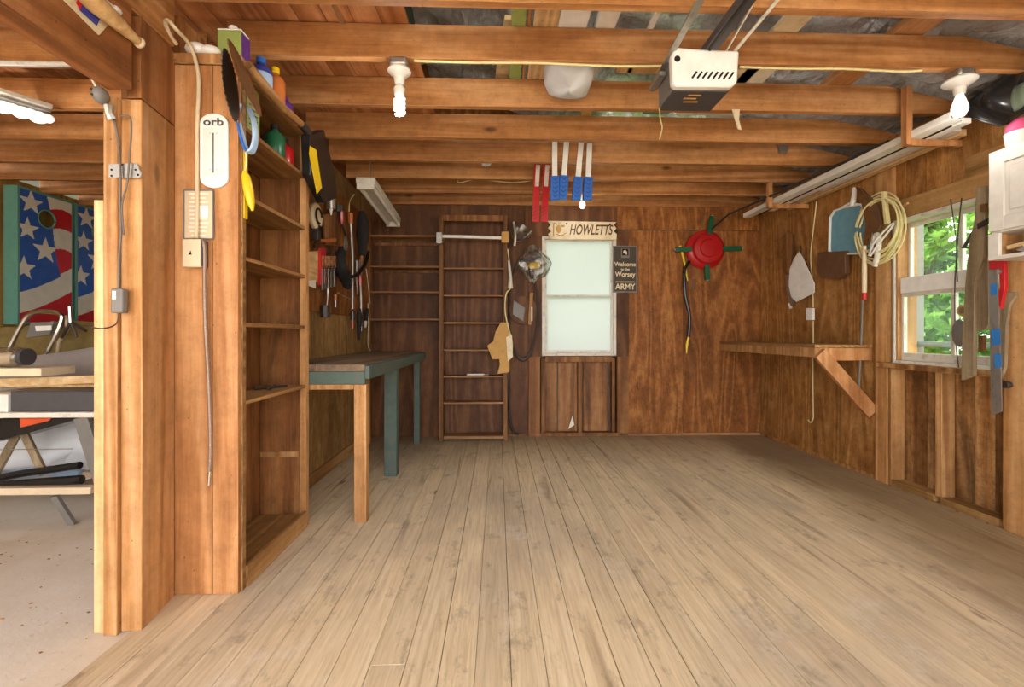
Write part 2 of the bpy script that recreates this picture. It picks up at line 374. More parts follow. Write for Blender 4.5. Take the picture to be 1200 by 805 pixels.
M['rope'] = paint('rope', '#e6d9a0', .7, bump=.3, scale=60); M['wire'] = paint('wire_jacket', '#d9c7a4', .5); M['wiregrey'] = paint('grey_cord', '#6b6158', .5)
M['bulb'] = paint('lit_bulb', '#fffaf0', .3, emit=.45); M['glass'] = clear('window_glass', '#f4faf6', .03); M['plastic'] = clear('clear_plastic', '#eeeeea', .10, .28)
M['frost'] = frosted('frosted_glass'); M['card'] = paint('cardboard', '#c79c5c', .8, spots=.3, spotc='#a67c42'); M['paper'] = paint('paper', '#ece6d6', .7)
M['printb'] = paint('blue_print', '#3d44a0', .5); M['pink'] = paint('pink_plastic', '#c64a78', .5); M['tarp'] = paint('white_tarp', '#d9dade', .5, bump=.3, scale=5)
M['lilac'] = paint('grey_sheet', '#a7a09c', .4); M['brown'] = paint('brown_case', '#5e412c', .5, c2='#6e4d33'); M['netb'] = paint('blue_mesh', '#6f9fb0', .6, c2='#5d90a5')
M['flagb'] = paint('flag_blue', '#2a5cae', .5, c2='#24509c'); M['flagr'] = paint('flag_red', '#c2202c', .5); M['flagw'] = paint('flag_white', '#d9d6c6', .5)
M['olive'] = paint('olive_cloth', '#8e7a4a', .85, bump=.4, c2='#7a6a3c'); M['conc_rough'] = M['concrete']; M['signdark'] = paint('sign_dark', '#43372c', .5)
M['lawn'] = paint('lawn', '#5b8a34', .9, c2='#45702a', scale=3); M['leaf'] = leafmat('leaf', '#2f6420', '#93b95c'); M['leafd'] = leafmat('leaf_dark', '#244c1a', '#668f3c')
M['bark'] = paint('bark', '#5a4a3a', .9, bump=.6, c2='#43372a'); M['roofing'] = paint('roofing', '#4a4643', .9); M['siding'] = paint('siding', '#8a8a86', .7)
M['cable'] = paint('braided_rod', '#8a7263', .45, metal=.4, spots=.6, spotc='#b09c8a', scale=90); M['purple'] = paint('purple_label', '#5a2f8c', .4); M['lime'] = paint('green_label', '#94a35a', .5)
M['greygreen'] = paint('grey_green', '#5f6a58', .3)
M['tool'] = paint('tool_steel', '#8f8c86', .4, metal=.7, spots=.5, spotc='#4a443c')
M['signbrown'] = paint('sign_brown', '#5a3014', .5)
M['copper'] = paint('copper_orange', '#c4713a', .4); M['tape'] = paint('blue_tape', '#2f78c0', .6)

# ------------------------------------------------------------------ room dimensions
XL, XR, YB = -1.36, 2.88, 4.90          # left wall, right wall, back wall of the bay
JZ, JT = 2.49, 2.66                     # joist underside and top
YF = -1.3                               # front of the building, open doorway towards the drive
LX, LY = -4.36, 6.0                     # far side and back of the second bay

# floor: tongue boards along Y
mb = MB(); x = -1.36; rr = random.Random(3)
while x < 3.12:
    w = .117; y = YF; cuts = ([YF+rr.uniform(1.0, 6.0)] if rr.random() < .3 else [])+[YB+.15]
    for yc in cuts:
        g = rr.choice((.0005, .0007, .0016)); mb.box(x+g, x+w-g, y+.001, yc-.001, -.03, rr.uniform(-.0009, .0009)); y = yc
    x += w
st(mb.build('floor', M['floor'], bev=.0012))
st(box(-1.36, 3.2, YF, YB+.15, -.2, -.034).build('floor_slab', M['bark']))
st(box(LX, -1.362, YF, LY, -.2, -.012).build('floor_concrete', M['concrete']))
mb = MB()
for i in range(110):
    a, b = random.uniform(-2.6, -1.45), random.uniform(1.2, 2.6); r = random.uniform(.002, .006)
    mb.sph((a, b, -.012+r*.4), (r*random.uniform(.8, 2.2), r, r*.5), 6)
for i in range(90):
    a, b = random.uniform(2.84, 2.97), random.uniform(2.5, 3.35); r = random.uniform(.002, .007)
    mb.sph((a, b, r*.4), (r, r*random.uniform(.8, 2.5), r*.5), 6)
tag(mb.build('debris', M['rough']), 'wood crumbs and grit scattered on the concrete and along the sill plate', 'debris', kind='stuff')

# walls of the bay
def boards(name, mat, axis, c0, c1, a0, a1, z0, z1, w, gap=.003, jit=0):
    mb = MB(); a = a0; rr = random.Random(hash(name) % 99 if False else len(name))
    while a < a1-.01:
        b = min(a+w*(1+rr.uniform(-jit, jit)), a1); d = rr.uniform(0, .002)
        if axis == 'Y': mb.box(a+gap/2, b-gap/2, c0+d, c1, z0, z1)
        else: mb.box(c0+d, c1, a+gap/2, b-gap/2, z0, z1)
        a = b
    return st(mb.build(name, mat))
# back wall: big plywood sheets right of the window, dark boards left
wb = MB()
for a, b in ((1.425, 2.02), (2.02, 2.905)): wb.box(a+.0015, b-.0015, YB, YB+.02, .03, 2.235)
for a, b in ((1.30, 2.1), (2.1, 2.905)): wb.box(a, b-.002, YB-.008, YB+.02, 2.24, 2.50)
st(wb.build('wall_back', M['ply']))
wb = MB()
for a, b in ((-1.38, -.62), (-.62, .12), (.12, .335)): wb.box(a+.002, b-.002, YB+.03, YB+.05, 0, 2.5)
wb.box(.3, 1.3, YB+.0, YB+.02, 2.162, 2.50); wb.box(.335, .478, YB+.0, YB+.02, .86, 2.16); wb.box(1.285, 1.425, YB, YB+.02, .86, 2.239)
st(wb.build('wall_back_panel', M['plyd']))
boards('wall_back_sheathing', M['redwood'], 'Y', YB+.1, YB+.12, .1, 1.6, 0, .92, .28, .012)
st(box(-1.5, .46, YB+.14, YB+.16, 0, 2.6).build('wall_back_outside', M['siding']))
st(MB().box(1.3, 3.0, YB+.14, YB+.16, 0, 2.6).box(.46, 1.3, YB+.14, YB+.16, 0, .86).box(.46, 1.3, YB+.14, YB+.16, 2.16, 2.6).build('wall_back_siding', M['siding']))
for i, (a, b, z0, z1) in enumerate(((.335, .46, .03, .86), (1.30, 1.425, .03, .86), (.878, .925, .03, .84), (.475, .515, .03, .84), (1.25, 1.285, .03, .84))):
    y0 = YB-.005 if i < 2 else YB+.03
    st(box(a, b, y0, YB+.1, z0, z1).build('trim_%d' % (i+1), M['studd'] if i < 3 else M['redwood'], bev=.002))
st(box(.335, 1.425, YB-.0, YB+.1, 0, .035).build('trim_6', M['redwood']))
st(box(.1, .3, YB-.0, YB+.03, 0, .03).build('trim_7', M['studd']))
st(box(.515, 1.25, YB+.02, YB+.1, .80, .865).build('trim_8', M['redwood'], bev=.003))
st(box(1.42, 2.9, YB-.006, YB+.0, 0, .028).build('baseboard_back', M['shelfx']))

# left wall (its plywood face towards the bench, boards behind the shelves)
st(MB().box(XL-.02, XL, 2.69, 3.55, 0, 1.3).box(XL-.02, XL, 3.553, 4.12, 0, 1.3).box(XL-.02, XL, 4.123, YB+.03, 0, 1.3).box(XL-.02, XL, 2.69, YB+.03, 1.3, 2.5).build('wall_left', M['plyl']))
st(MB().box(XL-.0, XL+.022, 2.70, 3.9, 1.27, 2.3).box(XL, XL+.022, 3.903, YB, 1.27, 2.3).build('wall_left_tool_panel', M['ply'], bev=.001))
st(box(XL, XL+.02, 2.69, YB, 0, .09).build('baseboard_left', M['shelfw']))
boards('wall_left_outside', M['ply'], 'X', XL-.12, XL-.10, 1.99, LY, 0, 2.47, .2, .004)
boards('wall_left_backing', M['plyi'], 'X', XL-.04, XL-.005, 1.995, 2.69, 0, 2.47, .115, .002)
st(box(XL-.1, XL-.04, 2.0, YB+.1, 2.3, 2.47).build('trim_9', M['joist_y']))

# right wall
wr = MB()
for a, b in ((4.07, 4.895), (3.375, 4.067)): wr.box(XR, XR+.02, a, b, .03, 2.5)
wr.box(XR+.0, XR+.02, 3.36, 4.9, 0, .028)
st(wr.build('wall_right', M['plyr']))
boards('wall_right_sheathing', M['rough'], 'X', 2.97, 2.995, 2.3, 3.38, 0, .90, .135, .004, .3)
boards('wall_right_upper', M['plyr'], 'X', 2.93, 2.95, 2.3, 3.36, 2.06, 2.56, .19, .003, .2)
boards('wall_right_front', M['plyr'], 'X', 2.93, 2.95, YF, 2.3, 0, 2.56, .3, .003, .2)
st(MB().box(3.0, 3.02, YF, 2.50, 0, 2.6).box(3.0, 3.02, 3.22, 5.1, 0, 2.6).box(3.0, 3.02, 2.5, 3.22, 0, .86).box(3.0, 3.02, 2.5, 3.22, 1.93, 2.6).build('wall_right_siding', M['siding']))
for i, (a, b, x0, z0, z1) in enumerate(((3.255, 3.36, 2.86, 0, 2.5), (3.225, 3.25, 2.87, 0, .88), (2.86, 2.905, 2.88, .04, .87), (2.30, 2.475, 2.85, 0, 2.5), (2.48, 2.51, 2.885, 0, .88))):
    st(box(x0, 2.97, a, b, z0, z1).build('trim_%d' % (i+10), M['stud'], bev=.003))
st(MB().box(2.87, 2.97, 2.51, 2.86, 0, .045).box(2.87, 2.97, 2.905, 3.225, 0, .045).build('trim_15', M['header'], bev=.002))
st(MB().box(2.875, 2.93, 2.30, 3.255, 1.925, 2.06).build('trim_16', M['header'], bev=.003))
st(MB().box(2.885, 2.93, 2.48, 2.72, 2.03, 2.19).build('trim_17', M['header'], bev=.003))
st(MB().box(2.84, 2.985, 2.49, 3.33, .855, .895).build('trim_18', M['rough'], bev=.004))
st(box(2.90, 3.0, YF, 5.0, 2.5, 2.55).build('trim_19', M['joist_y']))

# second bay shell
boards('wall_far_left', M['siding_in'], 'X', LX-.02, LX, YF, LY, -.03, 2.5, .2)
boards('wall_far_back', M['siding_in'], 'Y', LY, LY+.02, LX, XL-.1, -.03, 2.5, .2)
# front wall above and beside the two door openings
st(MB().box(LX, 3.0, YF-.1, YF, 2.45, 2.62).box(2.7, 3.0, YF-.1, YF, 0, 2.45).box(LX, LX+.3, YF-.1, YF, 0, 2.45).build('wall_front', M['ply']))

# posts and the beam that carries the joists over the opening
st(MB().box(-1.45, -1.40, 1.72, 1.965, -.01, 1.975).prism([(-1.398, 1.735, -.004), (-1.322, 1.735, -.004), (-1.36, 1.96, -.004), (-1.398, 1.962, -.004)], (0, 0, 1.979)).build('pillar', M['post'], bev=.003))
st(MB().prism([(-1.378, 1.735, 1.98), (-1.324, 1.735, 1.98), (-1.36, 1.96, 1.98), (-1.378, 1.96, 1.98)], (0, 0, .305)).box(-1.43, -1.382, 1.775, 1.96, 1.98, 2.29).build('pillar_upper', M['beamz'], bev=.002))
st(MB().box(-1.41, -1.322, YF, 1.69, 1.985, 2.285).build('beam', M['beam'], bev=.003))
st(MB().box(-1.44, -1.335, YF, 1.925, 2.29, 2.488).build('beam_upper', M['joist_y'], bev=.003))
st(MB().box(-1.50, -1.46, 1.74, 1.765, -.01, 1.6).box(-1.53, -1.512, 1.79, 1.81, -.01, 1.5).build('trim_20', M['pale'], bev=.001))

# ceiling joists
def joist(name, y, x0, x1, z0=JZ, z1=JT, taper=True, th=.04):
    if taper:
        poly = [(x0, y, z0), (x1, y, z0), (x1, y, 2.555), (2.86, y, 2.575), (2.44, y, z1), (x0, y, z1)]
    else: poly = [(x0, y, z0), (x1, y, z0), (x1, y, z1), (x0, y, z1)]
    return st(MB().prism(poly, (0, th, 0)).build(name, M['joist'], bev=.002))
JY = [1.90, 2.30, 2.775, 3.225, 3.655, 4.07, 4.475, 4.87]
for k, y in enumerate(JY): joist('ceiling_beam', y-.0, -1.34 if k else -1.33, 2.93, th=.042)
for k, y in enumerate([1.9, 2.33, 2.78, 3.225, 3.655, 4.07, 4.475, 4.87, 5.3, 5.7]): joist('ceiling_beam_bay', y, LX, -1.46, 2.445, 2.62, False, .042)
for y in (.2, .65, 1.05, 1.48): joist('ceiling_beam_bay', y, LX, -1.46, 2.445, 2.62, False, .042)
for y in (.1, .55, 1.0, 1.45): joist('ceiling_beam', y, -1.33, 2.93, th=.042)
# ceiling deck over the joists, left half and second bay
mb = MB(); x = LX; rr = random.Random(5)
while x < -.45:
    w = .135
    zz = 2.663 if x > -1.5 else 2.664
    mb.box(x+.002, min(x+w-.002, -.43), YF, LY, zz, zz+.02); x += w
st(mb.build('ceiling', M['deck']))
# roof: foil insulation sagging between the rafters
def roofz(x):
    pts = [(3.12, 2.50), (2.97, 2.56), (2.42, 2.70), (1.6, 3.02), (-.75, 3.95)]
    for (a, za), (b, zb) in zip(pts, pts[1:]):
        if x >= b: return za+(zb-za)*(a-x)/(a-b)
    return 3.95-(-.75-x)*.39
def foil(u, v):
    x = 3.1-u*3.85; y = YF+v*(YB+.3-YF)
    ph = (y-2.3)/.4365; s = abs(math.sin(math.pi*ph))**.7
    n = noise.noise(Vector((x*2.2, y*3.1, .3)))*.05+noise.noise(Vector((x*8, y*9, 2.3)))*.018
    edge = min(1, max(0, (3.1-x)/.5))
    return (x, y, roofz(x)-.055*s*edge+.02+n*edge)
o = MB().grid(foil, 110, 190).build('ceiling_foil', M['foil']); st(o)
st(MB().add([(3.3, YF-.2, 2.6), (-.75, YF-.2, 4.22), (-.75, LY+.3, 4.22), (3.3, LY+.3, 2.6), (-4.8, YF-.2, 2.6), (-4.8, LY+.3, 2.6)], [(0,1,2,3), (1,4,5,2)]).build('roof', M['roofing'], thick=.05))
st(MB().add([(3.1, YB+.14, 2.5), (2.3, YB+.14, 2.5), (2.3, YB+.14, 2.83)], [(0,1,2)]).add([(.9, YB+.14, 2.5), (-4.5, YB+.14, 2.5), (-.75, YB+.14, 4.1), (.9, YB+.14, 3.44)], [(0,1,2,3)]).build('wall_gable_back', M['ply'], thick=.02))  # gap between the two pieces is an added opening, letting daylight onto the foil

# ------------------------------------------------------------------ windows
# window_1: back wall, white frosted double-hung
wx0, wx1, wz0, wz1 = .478, 1.285, .87, 2.16
f = MB()
for a, b, c, d in ((wx0, wx0+.035, wz0, wz1), (wx1-.035, wx1, wz0, wz1), (wx0+.035, wx1-.035, wz0, wz0+.03), (wx0+.035, wx1-.035, wz1-.03, wz1)): f.box(a, b, YB-.02, YB+.09, c, d)
w1 = st(f.build('window_1', M['dwhite'], bev=.003))
s = MB()
zc = P(680, 347, 'Y', YB)[2]
for z0, z1, y in ((wz0+.03, zc+.012, YB), (zc-.016, wz1-.03, YB+.03)):
    for a, b, c, d in ((wx0+.035, wx0+.055, z0, z1), (wx1-.055, wx1-.035, z0, z1), (wx0+.055, wx1-.055, z0, z0+.028), (wx0+.055, wx1-.055, z1-.02, z1)): s.box(a, b, y, y+.02, c, d)
s.build('sash', M['grey'] if False else M['dwhite'], w1, bev=.002)
MB().box(wx0+.055, wx1-.055, YB+.008, YB+.012, wz0+.05, zc-.005).build('pane', M['frost'], w1)
MB().box(wx0+.055, wx1-.055, YB+.038, YB+.042, zc+.005, wz1-.05).build('pane', M['frost'], w1)
# window_2: right wall
y0, y1, z0, z1 = 2.50, 3.225, .895, 1.925
f = MB()
for a, b, c, d in ((y0, y0+.02, z0, z1), (y1-.02, y1, z0, z1), (y0+.02, y1-.02, z0, z0+.02), (y0+.02, y1-.02, z1-.025, z1)): f.box(2.875, 3.03, a, b, c, d)
w2 = st(f.build('window_2', M['dwhite'], bev=.003))
zc = 1.40
for nm, za, zb, x in (('sash', z0+.02, zc, 2.915), ('sash', zc-.01, z1-.025, 2.965)):
    s = MB(); ya, yb = y0+.02, y1-.02
    for a, b, c, d in ((ya, ya+.03, za, zb), (yb-.03, yb, za, zb), (ya+.03, yb-.03, za, za+(.055 if za < 1 else .07)), (ya+.03, yb-.03, zb-.03, zb), (2.81, 2.835, za+.05, zb-.03)): s.box(x, x+.028, a, b, c, d)
    so = s.build('sash', M['dwhite'], w2, bev=.003)
    MB().box(x+.012, x+.016, ya+.03, yb-.03, za+.05, zb-.03).build('pane', M['glass'], w2)
box(2.885, 3.03, y1-.034, y1-.021, z0+.02, z1-.025).build('jamb', M['stud'], w2)
MB().box(2.895, 2.914, 2.56, 3.18, 1.395, 1.505).build('sash_rail', M['whiteg'], w2, bev=.004)
MB().box(2.86, 3.05, y0+.0, y1, z0-.005, z0+.003).build('sill', M['dwhite'], w2)

# ------------------------------------------------------------------ outside the windows
st(box(3.05, 60, -25, 40, -.32, -.3).build('ground', M['lawn']))
st(box(-30, 3.05, 6.2, 40, -.32, -.3).build('ground_back', M['lawn']))
st(box(-20, 20, -30, YF-.1, -.12, -.1).build('driveway', M['concrete']))
def tree(x, y, h, r, leaf, label, seed, n=4200, group='trees beyond the window'):
    rr = random.Random(seed)
    t = thing('tree', (x, y, -.3), label, 'tree', group)
    tr = MB().tube([(x, y, -.3), (x+.05, y, h*.3), (x-.05, y+.1, h*.6), (x, y, h*.9)], [.16, .12, .08, .03], 8)
    for k in range(7):
        a = rr.uniform(0, 6.28); z = h*rr.uniform(.3, .7)
        tr.tube([(x, y, z), (x+math.cos(a)*r*.6, y+math.sin(a)*r*.6, z+.5)], [.05, .015], 6)
    tr.build('trunk', M['bark'], t)
    mb = MB(); cl = [(x+rr.uniform(-1, 1)*r*.75, y+rr.uniform(-1, 1)*r*.75, rr.uniform(.06, 1)*h) for _ in range(44)]
    for i in range(n):
        c = rr.choice(cl); q = Vector(c)+Vector((rr.gauss(0, .28), rr.gauss(0, .28), rr.gauss(0, .22)))*r*.5
        a = Vector((rr.gauss(0, 1), rr.gauss(0, 1), rr.gauss(0, 1))).normalized(); b = a.cross(Vector((rr.gauss(0, 1), rr.gauss(0, 1), rr.gauss(0, 1)))).normalized()
        s = rr.uniform(.06, .12)*max(1, r**.7)
        mb.add([q-a*s, q+b*s*.5, q+a*s, q-b*s*.5], [(0,1,2,3)])
    mb.build('crown', leaf, t, smooth=False)
    return t
tree(8.4, 7.2, 4.6, 1.05, M['leaf'], 'bright green leafy tree nearest the garage, at the left of the right-hand wall window', 1, 5200)
tree(8.2, 9.7, 4.4, 1.05, M['leafd'], 'darker green tree left of the brightest one through the wall window', 2, 5200)
tree(12.4, 12.6, 6.2, 1.6, M['leafd'], 'deep green tree showing low through the lower window sash', 5, 7000)
tree(12.6, 9.0, 6.2, 1.6, M['leaf'], 'tall pale green tree behind the nearest one outside the window', 3, 7000)
tree(18.5, 13.6, 9.0, 2.6, M['leafd'], 'large dark tree filling the gap high in the upper sash', 6, 9000)
tree(18.0, 19.6, 9.0, 2.6, M['leaf'], 'large pale tree farthest back in the window view', 4, 9000)
t = thing('porch_frame', (4.2, 4.6, -.3), 'grey painted post with a crossrail standing outside the lower window', 'post')
MB().box(4.15, 4.27, 4.42, 4.54, -.3, 2.2).build('post', M['grey'], t, bev=.004)
MB().box(4.18, 4.24, 3.3, 4.42, .98, 1.03).box(4.18, 4.24, 4.54, 5.6, .98, 1.03).build('rail', M['grey'], t, bev=.004)

# ------------------------------------------------------------------ built-in shelving by the posts
t = thing('bookcase', (-1.23, 2.3, 0), 'tall open wooden shelving between the big post and the tool wall', 'shelving')
mb = MB().box(-1.362, -1.205, 1.962, 1.985, .002, 2.238).box(-1.203, -1.098, 1.962, 1.985, .002, 2.238)
mb.build('end_panel', M['panel'], t, bev=.002)
box(-1.112, -1.092, 1.986, 2.012, .002, 2.235).build('stile', M['shelfw'], t, bev=.001)
box(-1.13, -1.092, 2.635, 2.672, .002, 2.238).build('stile', M['stud'], t, bev=.002)
box(-1.36, -1.131, 2.65, 2.668, .002, 2.238).build('end_panel', M['plyi'], t, bev=.001)
box(-1.355, -1.14, 2.640, 2.649, .40, .43).build('batten', M['stud'], t)
for z in (2.01, 1.715, 1.44, 1.152, .812):
    zz = z; th = .018
    b = MB(); x1 = -1.098 if z not in (1.152,) else -1.10
    b.box(-1.355, x1, 1.988, 2.648, zz-th, zz); b.build('shelf', M['shelfw'], t, bev=.0015)
MB().box(-1.355, -1.10, 1.988, 2.634, .055, .075).build('shelf', M['shelfw'], t, bev=.002)
MB().box(-1.105, -1.085, 2.014, 2.634, .002, .095).build('toe_board', M['shelfw'], t, bev=.002)
MB().box(-1.365, -1.088, 1.955, 2.0, 2.24, 2.285).build('top_rail', M['stud'], t, bev=.002)
MB().box(-1.115, -1.085, 2.0, 3.02, 2.243, 2.272).build('top_rail', M['stud'], t, bev=.002)
MB().box(-1.36, -1.116, 2.002, 3.0, 2.245, 2.262).build('top_shelf', M['shelfw'], t)
MB().box(-1.36, -1.34, 2.2, 2.3, 1.82, 1.95).build('note_board', M['card'], t)

# ------------------------------------------------------------------ workbench
t = thing('workbench', (-1.06, 3.7, 0), 'long workbench with flaking teal paint and mixed legs along the left wall', 'workbench')
MB().box(-1.338, -1.06, 2.676, 4.74, .885, .925).box(-1.058, -.772, 2.676, 4.74, .885, .925).build('top', M['benchtop'], t, bev=.003)
MB().box(-.771, -.745, 2.676, 4.74, .84, .918).build('side_rail', M['teal'], t, bev=.003)
MB().box(-1.338, -.773, 2.680, 2.706, .81, .884).build('end_rail', M['teal'], t, bev=.003)
MB().box(-1.338, -.842, 2.69, 2.72, .778, .808).build('brace', M['stud'], t, bev=.002)
MB().box(-.84, -.768, 2.69, 2.75, 0, .808).build('leg', M['stud'], t, bev=.003)
MB().box(-.878, -.782, 3.55, 3.64, 0, .884).build('leg', M['teal'], t, bev=.003)
MB().box(-.842, -.784, 4.60, 4.66, 0, .884).build('leg', M['teal'], t, bev=.003)
for yy in (4.60, 2.725): MB().box(-1.32, -1.28, yy, yy+.04, 0, .776).build('leg', M['stud'], t, bev=.003)

# ------------------------------------------------------------------ shelving on the back wall
t = thing('shelf_unit', (-.26, 4.8, 0), 'narrow wooden ladder-like shelf unit with a white rod across its top', 'shelving')
for a, b in ((-.602, -.56), (.062, .102)): MB().box(a, b, 4.705, 4.86, 0, 2.335).build('upright', M['studd'], t, bev=.002)
MB().box(-.558, .06, 4.705, 4.74, 2.27, 2.335).build('top_rail', M['studd'], t, bev=.002)
MB().box(-.558, .06, 4.90, 4.91, .05, 2.33).build('backing', M['plyd'], t)
for i, py in enumerate((314, 346, 378, 410, 441, 472)):
    z = P(550, py, 'Y', 4.72)[2]; MB().box(-.558, .06, 4.72, 4.885, z-.012, z+.004).build('shelf', M['shelfx'], t, bev=.001)
MB().box(-.558, .06, 4.72, 4.885, .02, .05).build('shelf', M['shelfx'], t, bev=.001)
t = thing('shelf_unit', (-.98, 4.85, 1.0), 'dark wide wall shelves above the far end of the workbench', 'shelving')
MB().box(-1.337, -1.32, 4.76, 4.9, 1.0, 2.3).build('upright', M['studd'], t)
for py in (276, 312, 342, 374):
    z = P(480, py, 'Y', 4.75)[2]; MB().box(-1.318, -.606, 4.75, 4.925, z-.012, z+.006).build('shelf', M['shelfx'], t, bev=.001)
for py in (284, 316): 
    z = P(480, py, 'Y', 4.88)[2]; MB().box(-1.318, -.606, 4.906, 4.926, z-.03, z+.0).build('cleat', M['studd'], t)
t = thing('curtain_rod', (-.25, 4.68, 2.1), 'white metal tube held by clamps across the shelf unit', 'rod')
z = P(550, 278, 'Y', 4.68)[2]
MB().tube([(-.575, 4.68, z+.01), (.075, 4.68, z-.005)], .017, 12).build('tube', M['whiteg'], t)
MB().box(-.625, -.565, 4.655, 4.703, z-.07, z+.045).build('clamp', M['steel'], t, bev=.004)
MB().box(.04, .115, 4.65, 4.703, z-.055, z+.055).build('clamp', M['card'], t, bev=.004)
p = P(560, 439, 'Y', 4.78)
t = thing('hand_tool', (p.x, 4.78, p.z), 'small white and dark plastic tool on a shelf of the ladder-like unit', 'tool')
z = P(550, 441, 'Y', 4.72)[2]+.005
MB().box(-.32, -.14, 4.77, 4.80, z, z+.018).build('body', M['dwhite'], t, bev=.004); MB().box(-.14, -.09, 4.77, 4.80, z, z+.012).build('tip', M['grey'], t, bev=.003)

# ------------------------------------------------------------------ corner shelf on the right wall
c0 = P(955, 403, 'Y', 3.40); sx, sy = c0.x, 3.40
t = thing('wall_shelf', ((sx+XR)/2, 4.2, 1.0), 'deep wooden corner shelf with a diagonal brace on the right-hand wall', 'shelf')
MB().box(sx, 2.60, sy, 4.885, 1.0, 1.022).box(2.603, 2.875, sy, 4.885, 1.0, 1.022).build('board', M['shelfw'], t, bev=.002)
MB().box(sx, sx+.03, sy, 4.885, .925, .998).build('side_rail', M['stud'], t, bev=.003)
MB().box(sx+.032, 2.875, sy, sy+.035, .90, .998).build('front_rail', M['panel'], t, bev=.003)
MB().bar((sx+.02, sy-.018, .96), (2.86, sy-.018, .50), .10, .035, (0,1,0)).build('brace', M['panel'], t, bev=.003)
MB().box(2.845, 2.879, sy+.01, 4.88, .925, .998).build('wall_cleat', M['studd'], t)

# ------------------------------------------------------------------ signs and things on the back wall
a = P(642, 259, 'Y', 4.86); b = P(721, 281, 'Y', 4.86); zt, zb = a.z, b.z; x0, x1 = a.x, b.x
t = thing('name_sign', ((x0+x1)/2, 4.86, zb), 'cream wooden name board with zigzag ends above the white window', 'sign')
h = zt-zb; zz = lambda k: zb+h*k
poly = [(x0+.035, zz(0)), (x0+.0, zz(.28)), (x0+.035, zz(.42)), (x0, zz(.62)), (x0+.03, zz(.78)), (x0-.005, zz(1)), (x1+.01, zz(.96)), (x1-.02, zz(.8)), (x1+.01, zz(.62)), (x1-.02, zz(.45)), (x1+.015, zz(.3)), (x1+.01, zz(0))]
MB().prism([(x, 4.85, z) for x, z in poly], (0, .014, 0)).build('board', M['cream'], t)
text('HOWLETTS', t, ((x0+x1)/2+.095, 4.848, zb+h*.5), .15, M['signbrown'], (math.pi/2, 0, 0), shear=.3, sx=.585)
mb = MB(); cx = x0+.085
mb.sph((cx+.03, 4.848, zb+h*.55), (.028, .004, .045), 10).tube(spline([(cx+.01, 4.848, zb+h*.8), (cx-.02, 4.848, zb+h*.85), (cx-.025, 4.848, zb+h*.4), (cx-.02, 4.848, zb+h*.15)]), .006, 6)
mb.sph((cx+.075, 4.848, zb+h*.72), (.022, .004, .012), 8).tube(spline([(cx+.0, 4.848, zb+h*.3), (cx+.06, 4.848, zb+h*.2), (cx+.11, 4.848, zb+h*.35)]), .005, 6)
mb.build('picture', M['card'], t)
mb = MB(); mb.sph((x1-.06, 4.848, zb+h*.82), (.012, .003, .012), 8); mb.sph((x0+.2, 4.848, zb+h*.85), (.010, .003, .010), 8); mb.build('nail', M['iron'], t)
a = P(718, 288, 'Y', 4.88); b = P(746.5, 343, 'Y', 4.88); x0, x1, zt, zb = a.x, b.x, a.z, b.z; h = zt-zb; xm = (x0+x1)/2
t = thing('slogan_sign', (xm, 4.88, zb), 'small dark portrait sign with pale lettering right of the white window', 'sign')
MB().box(x0, x1, 4.872, 4.885, zb, zt).build('frame', M['grey'], t, bev=.002)
MB().box(x0+.014, x1-.014, 4.868, 4.871, zb+.014, zt-.014).build('face', M['signdark'], t)
R0 = (math.pi/2, 0, 0); y = 4.866
text('Welcome', t, (xm, y, zb+h*.60), .066, M['cream'], R0, sx=.88); text('to the', t, (xm, y, zb+h*.495), .038, M['cream'], R0)
text('Worsey', t, (xm, y, zb+h*.385), .075, M['cream'], R0, sx=.88); text('ARMY', t, (xm, y, zb+h*.12), .088, M['cream'], R0, sx=.92)
MB().box(x0+.03, x1-.03, 4.864, 4.867, zb+h*.215, zb+h*.235).build('rule', M['cream'], t)
MB().box(xm-.045, xm+.045, 4.865, 4.867, zb+h*.74, zb+h*.94).build('emblem', M['grey'], t)
MB().box(xm-.034, xm+.034, 4.863, 4.865, zb+h*.79, zb+h*.93).build('emblem', M['black'], t)
MB().sph((xm-.004, 4.862, zb+h*.865), (.02, .002, .018), 10).sph((xm+.012, 4.862, zb+h*.835), (.009, .002, .018), 8).build('emblem', M['cream'], t)

# tree stand
c = P(828, 292, 'Y', 4.84)
t = thing('christmas_tree_stand', tuple(c), 'round red bowl stand with four green legs hung on the back wall', 'tree stand')
MB().lathe([(.205, .035), (.208, .02), (.19, .0), (.165, -.012), (.16, -.035), (.15, -.05), (.10, -.055), (.09, -.075), (.05, -.078), (0, -.078)], c, (0, 1, 0), 36).build('bowl', M['red'], t)
MB().lathe([(.212, .045), (.214, .04), (.212, .028), (.205, .028)], c, (0, 1, 0), 36).build('rim', M['red'], t)
for dx, dz, ln in ((.0, 1, .36), (.0, -1, .33), (1, .03, .39), (-1, -.02, .34)):
    p = c+V(dx*.12+(.03 if dz == 1 else .0), -.0, dz*.14); q = c+V(dx*ln+(.065 if dz == 1 else .015 if dz == -1 else 0), .012, dz*ln)
    MB().bar(p, q, .05, .03, (0, 1, 0)).build('leg', M['green'], t, bev=.004)
    MB().tube([q+V(0, -.012, 0), q+V(0, .02, 0)], .012, 8).build('bolt', M['steel'], t)
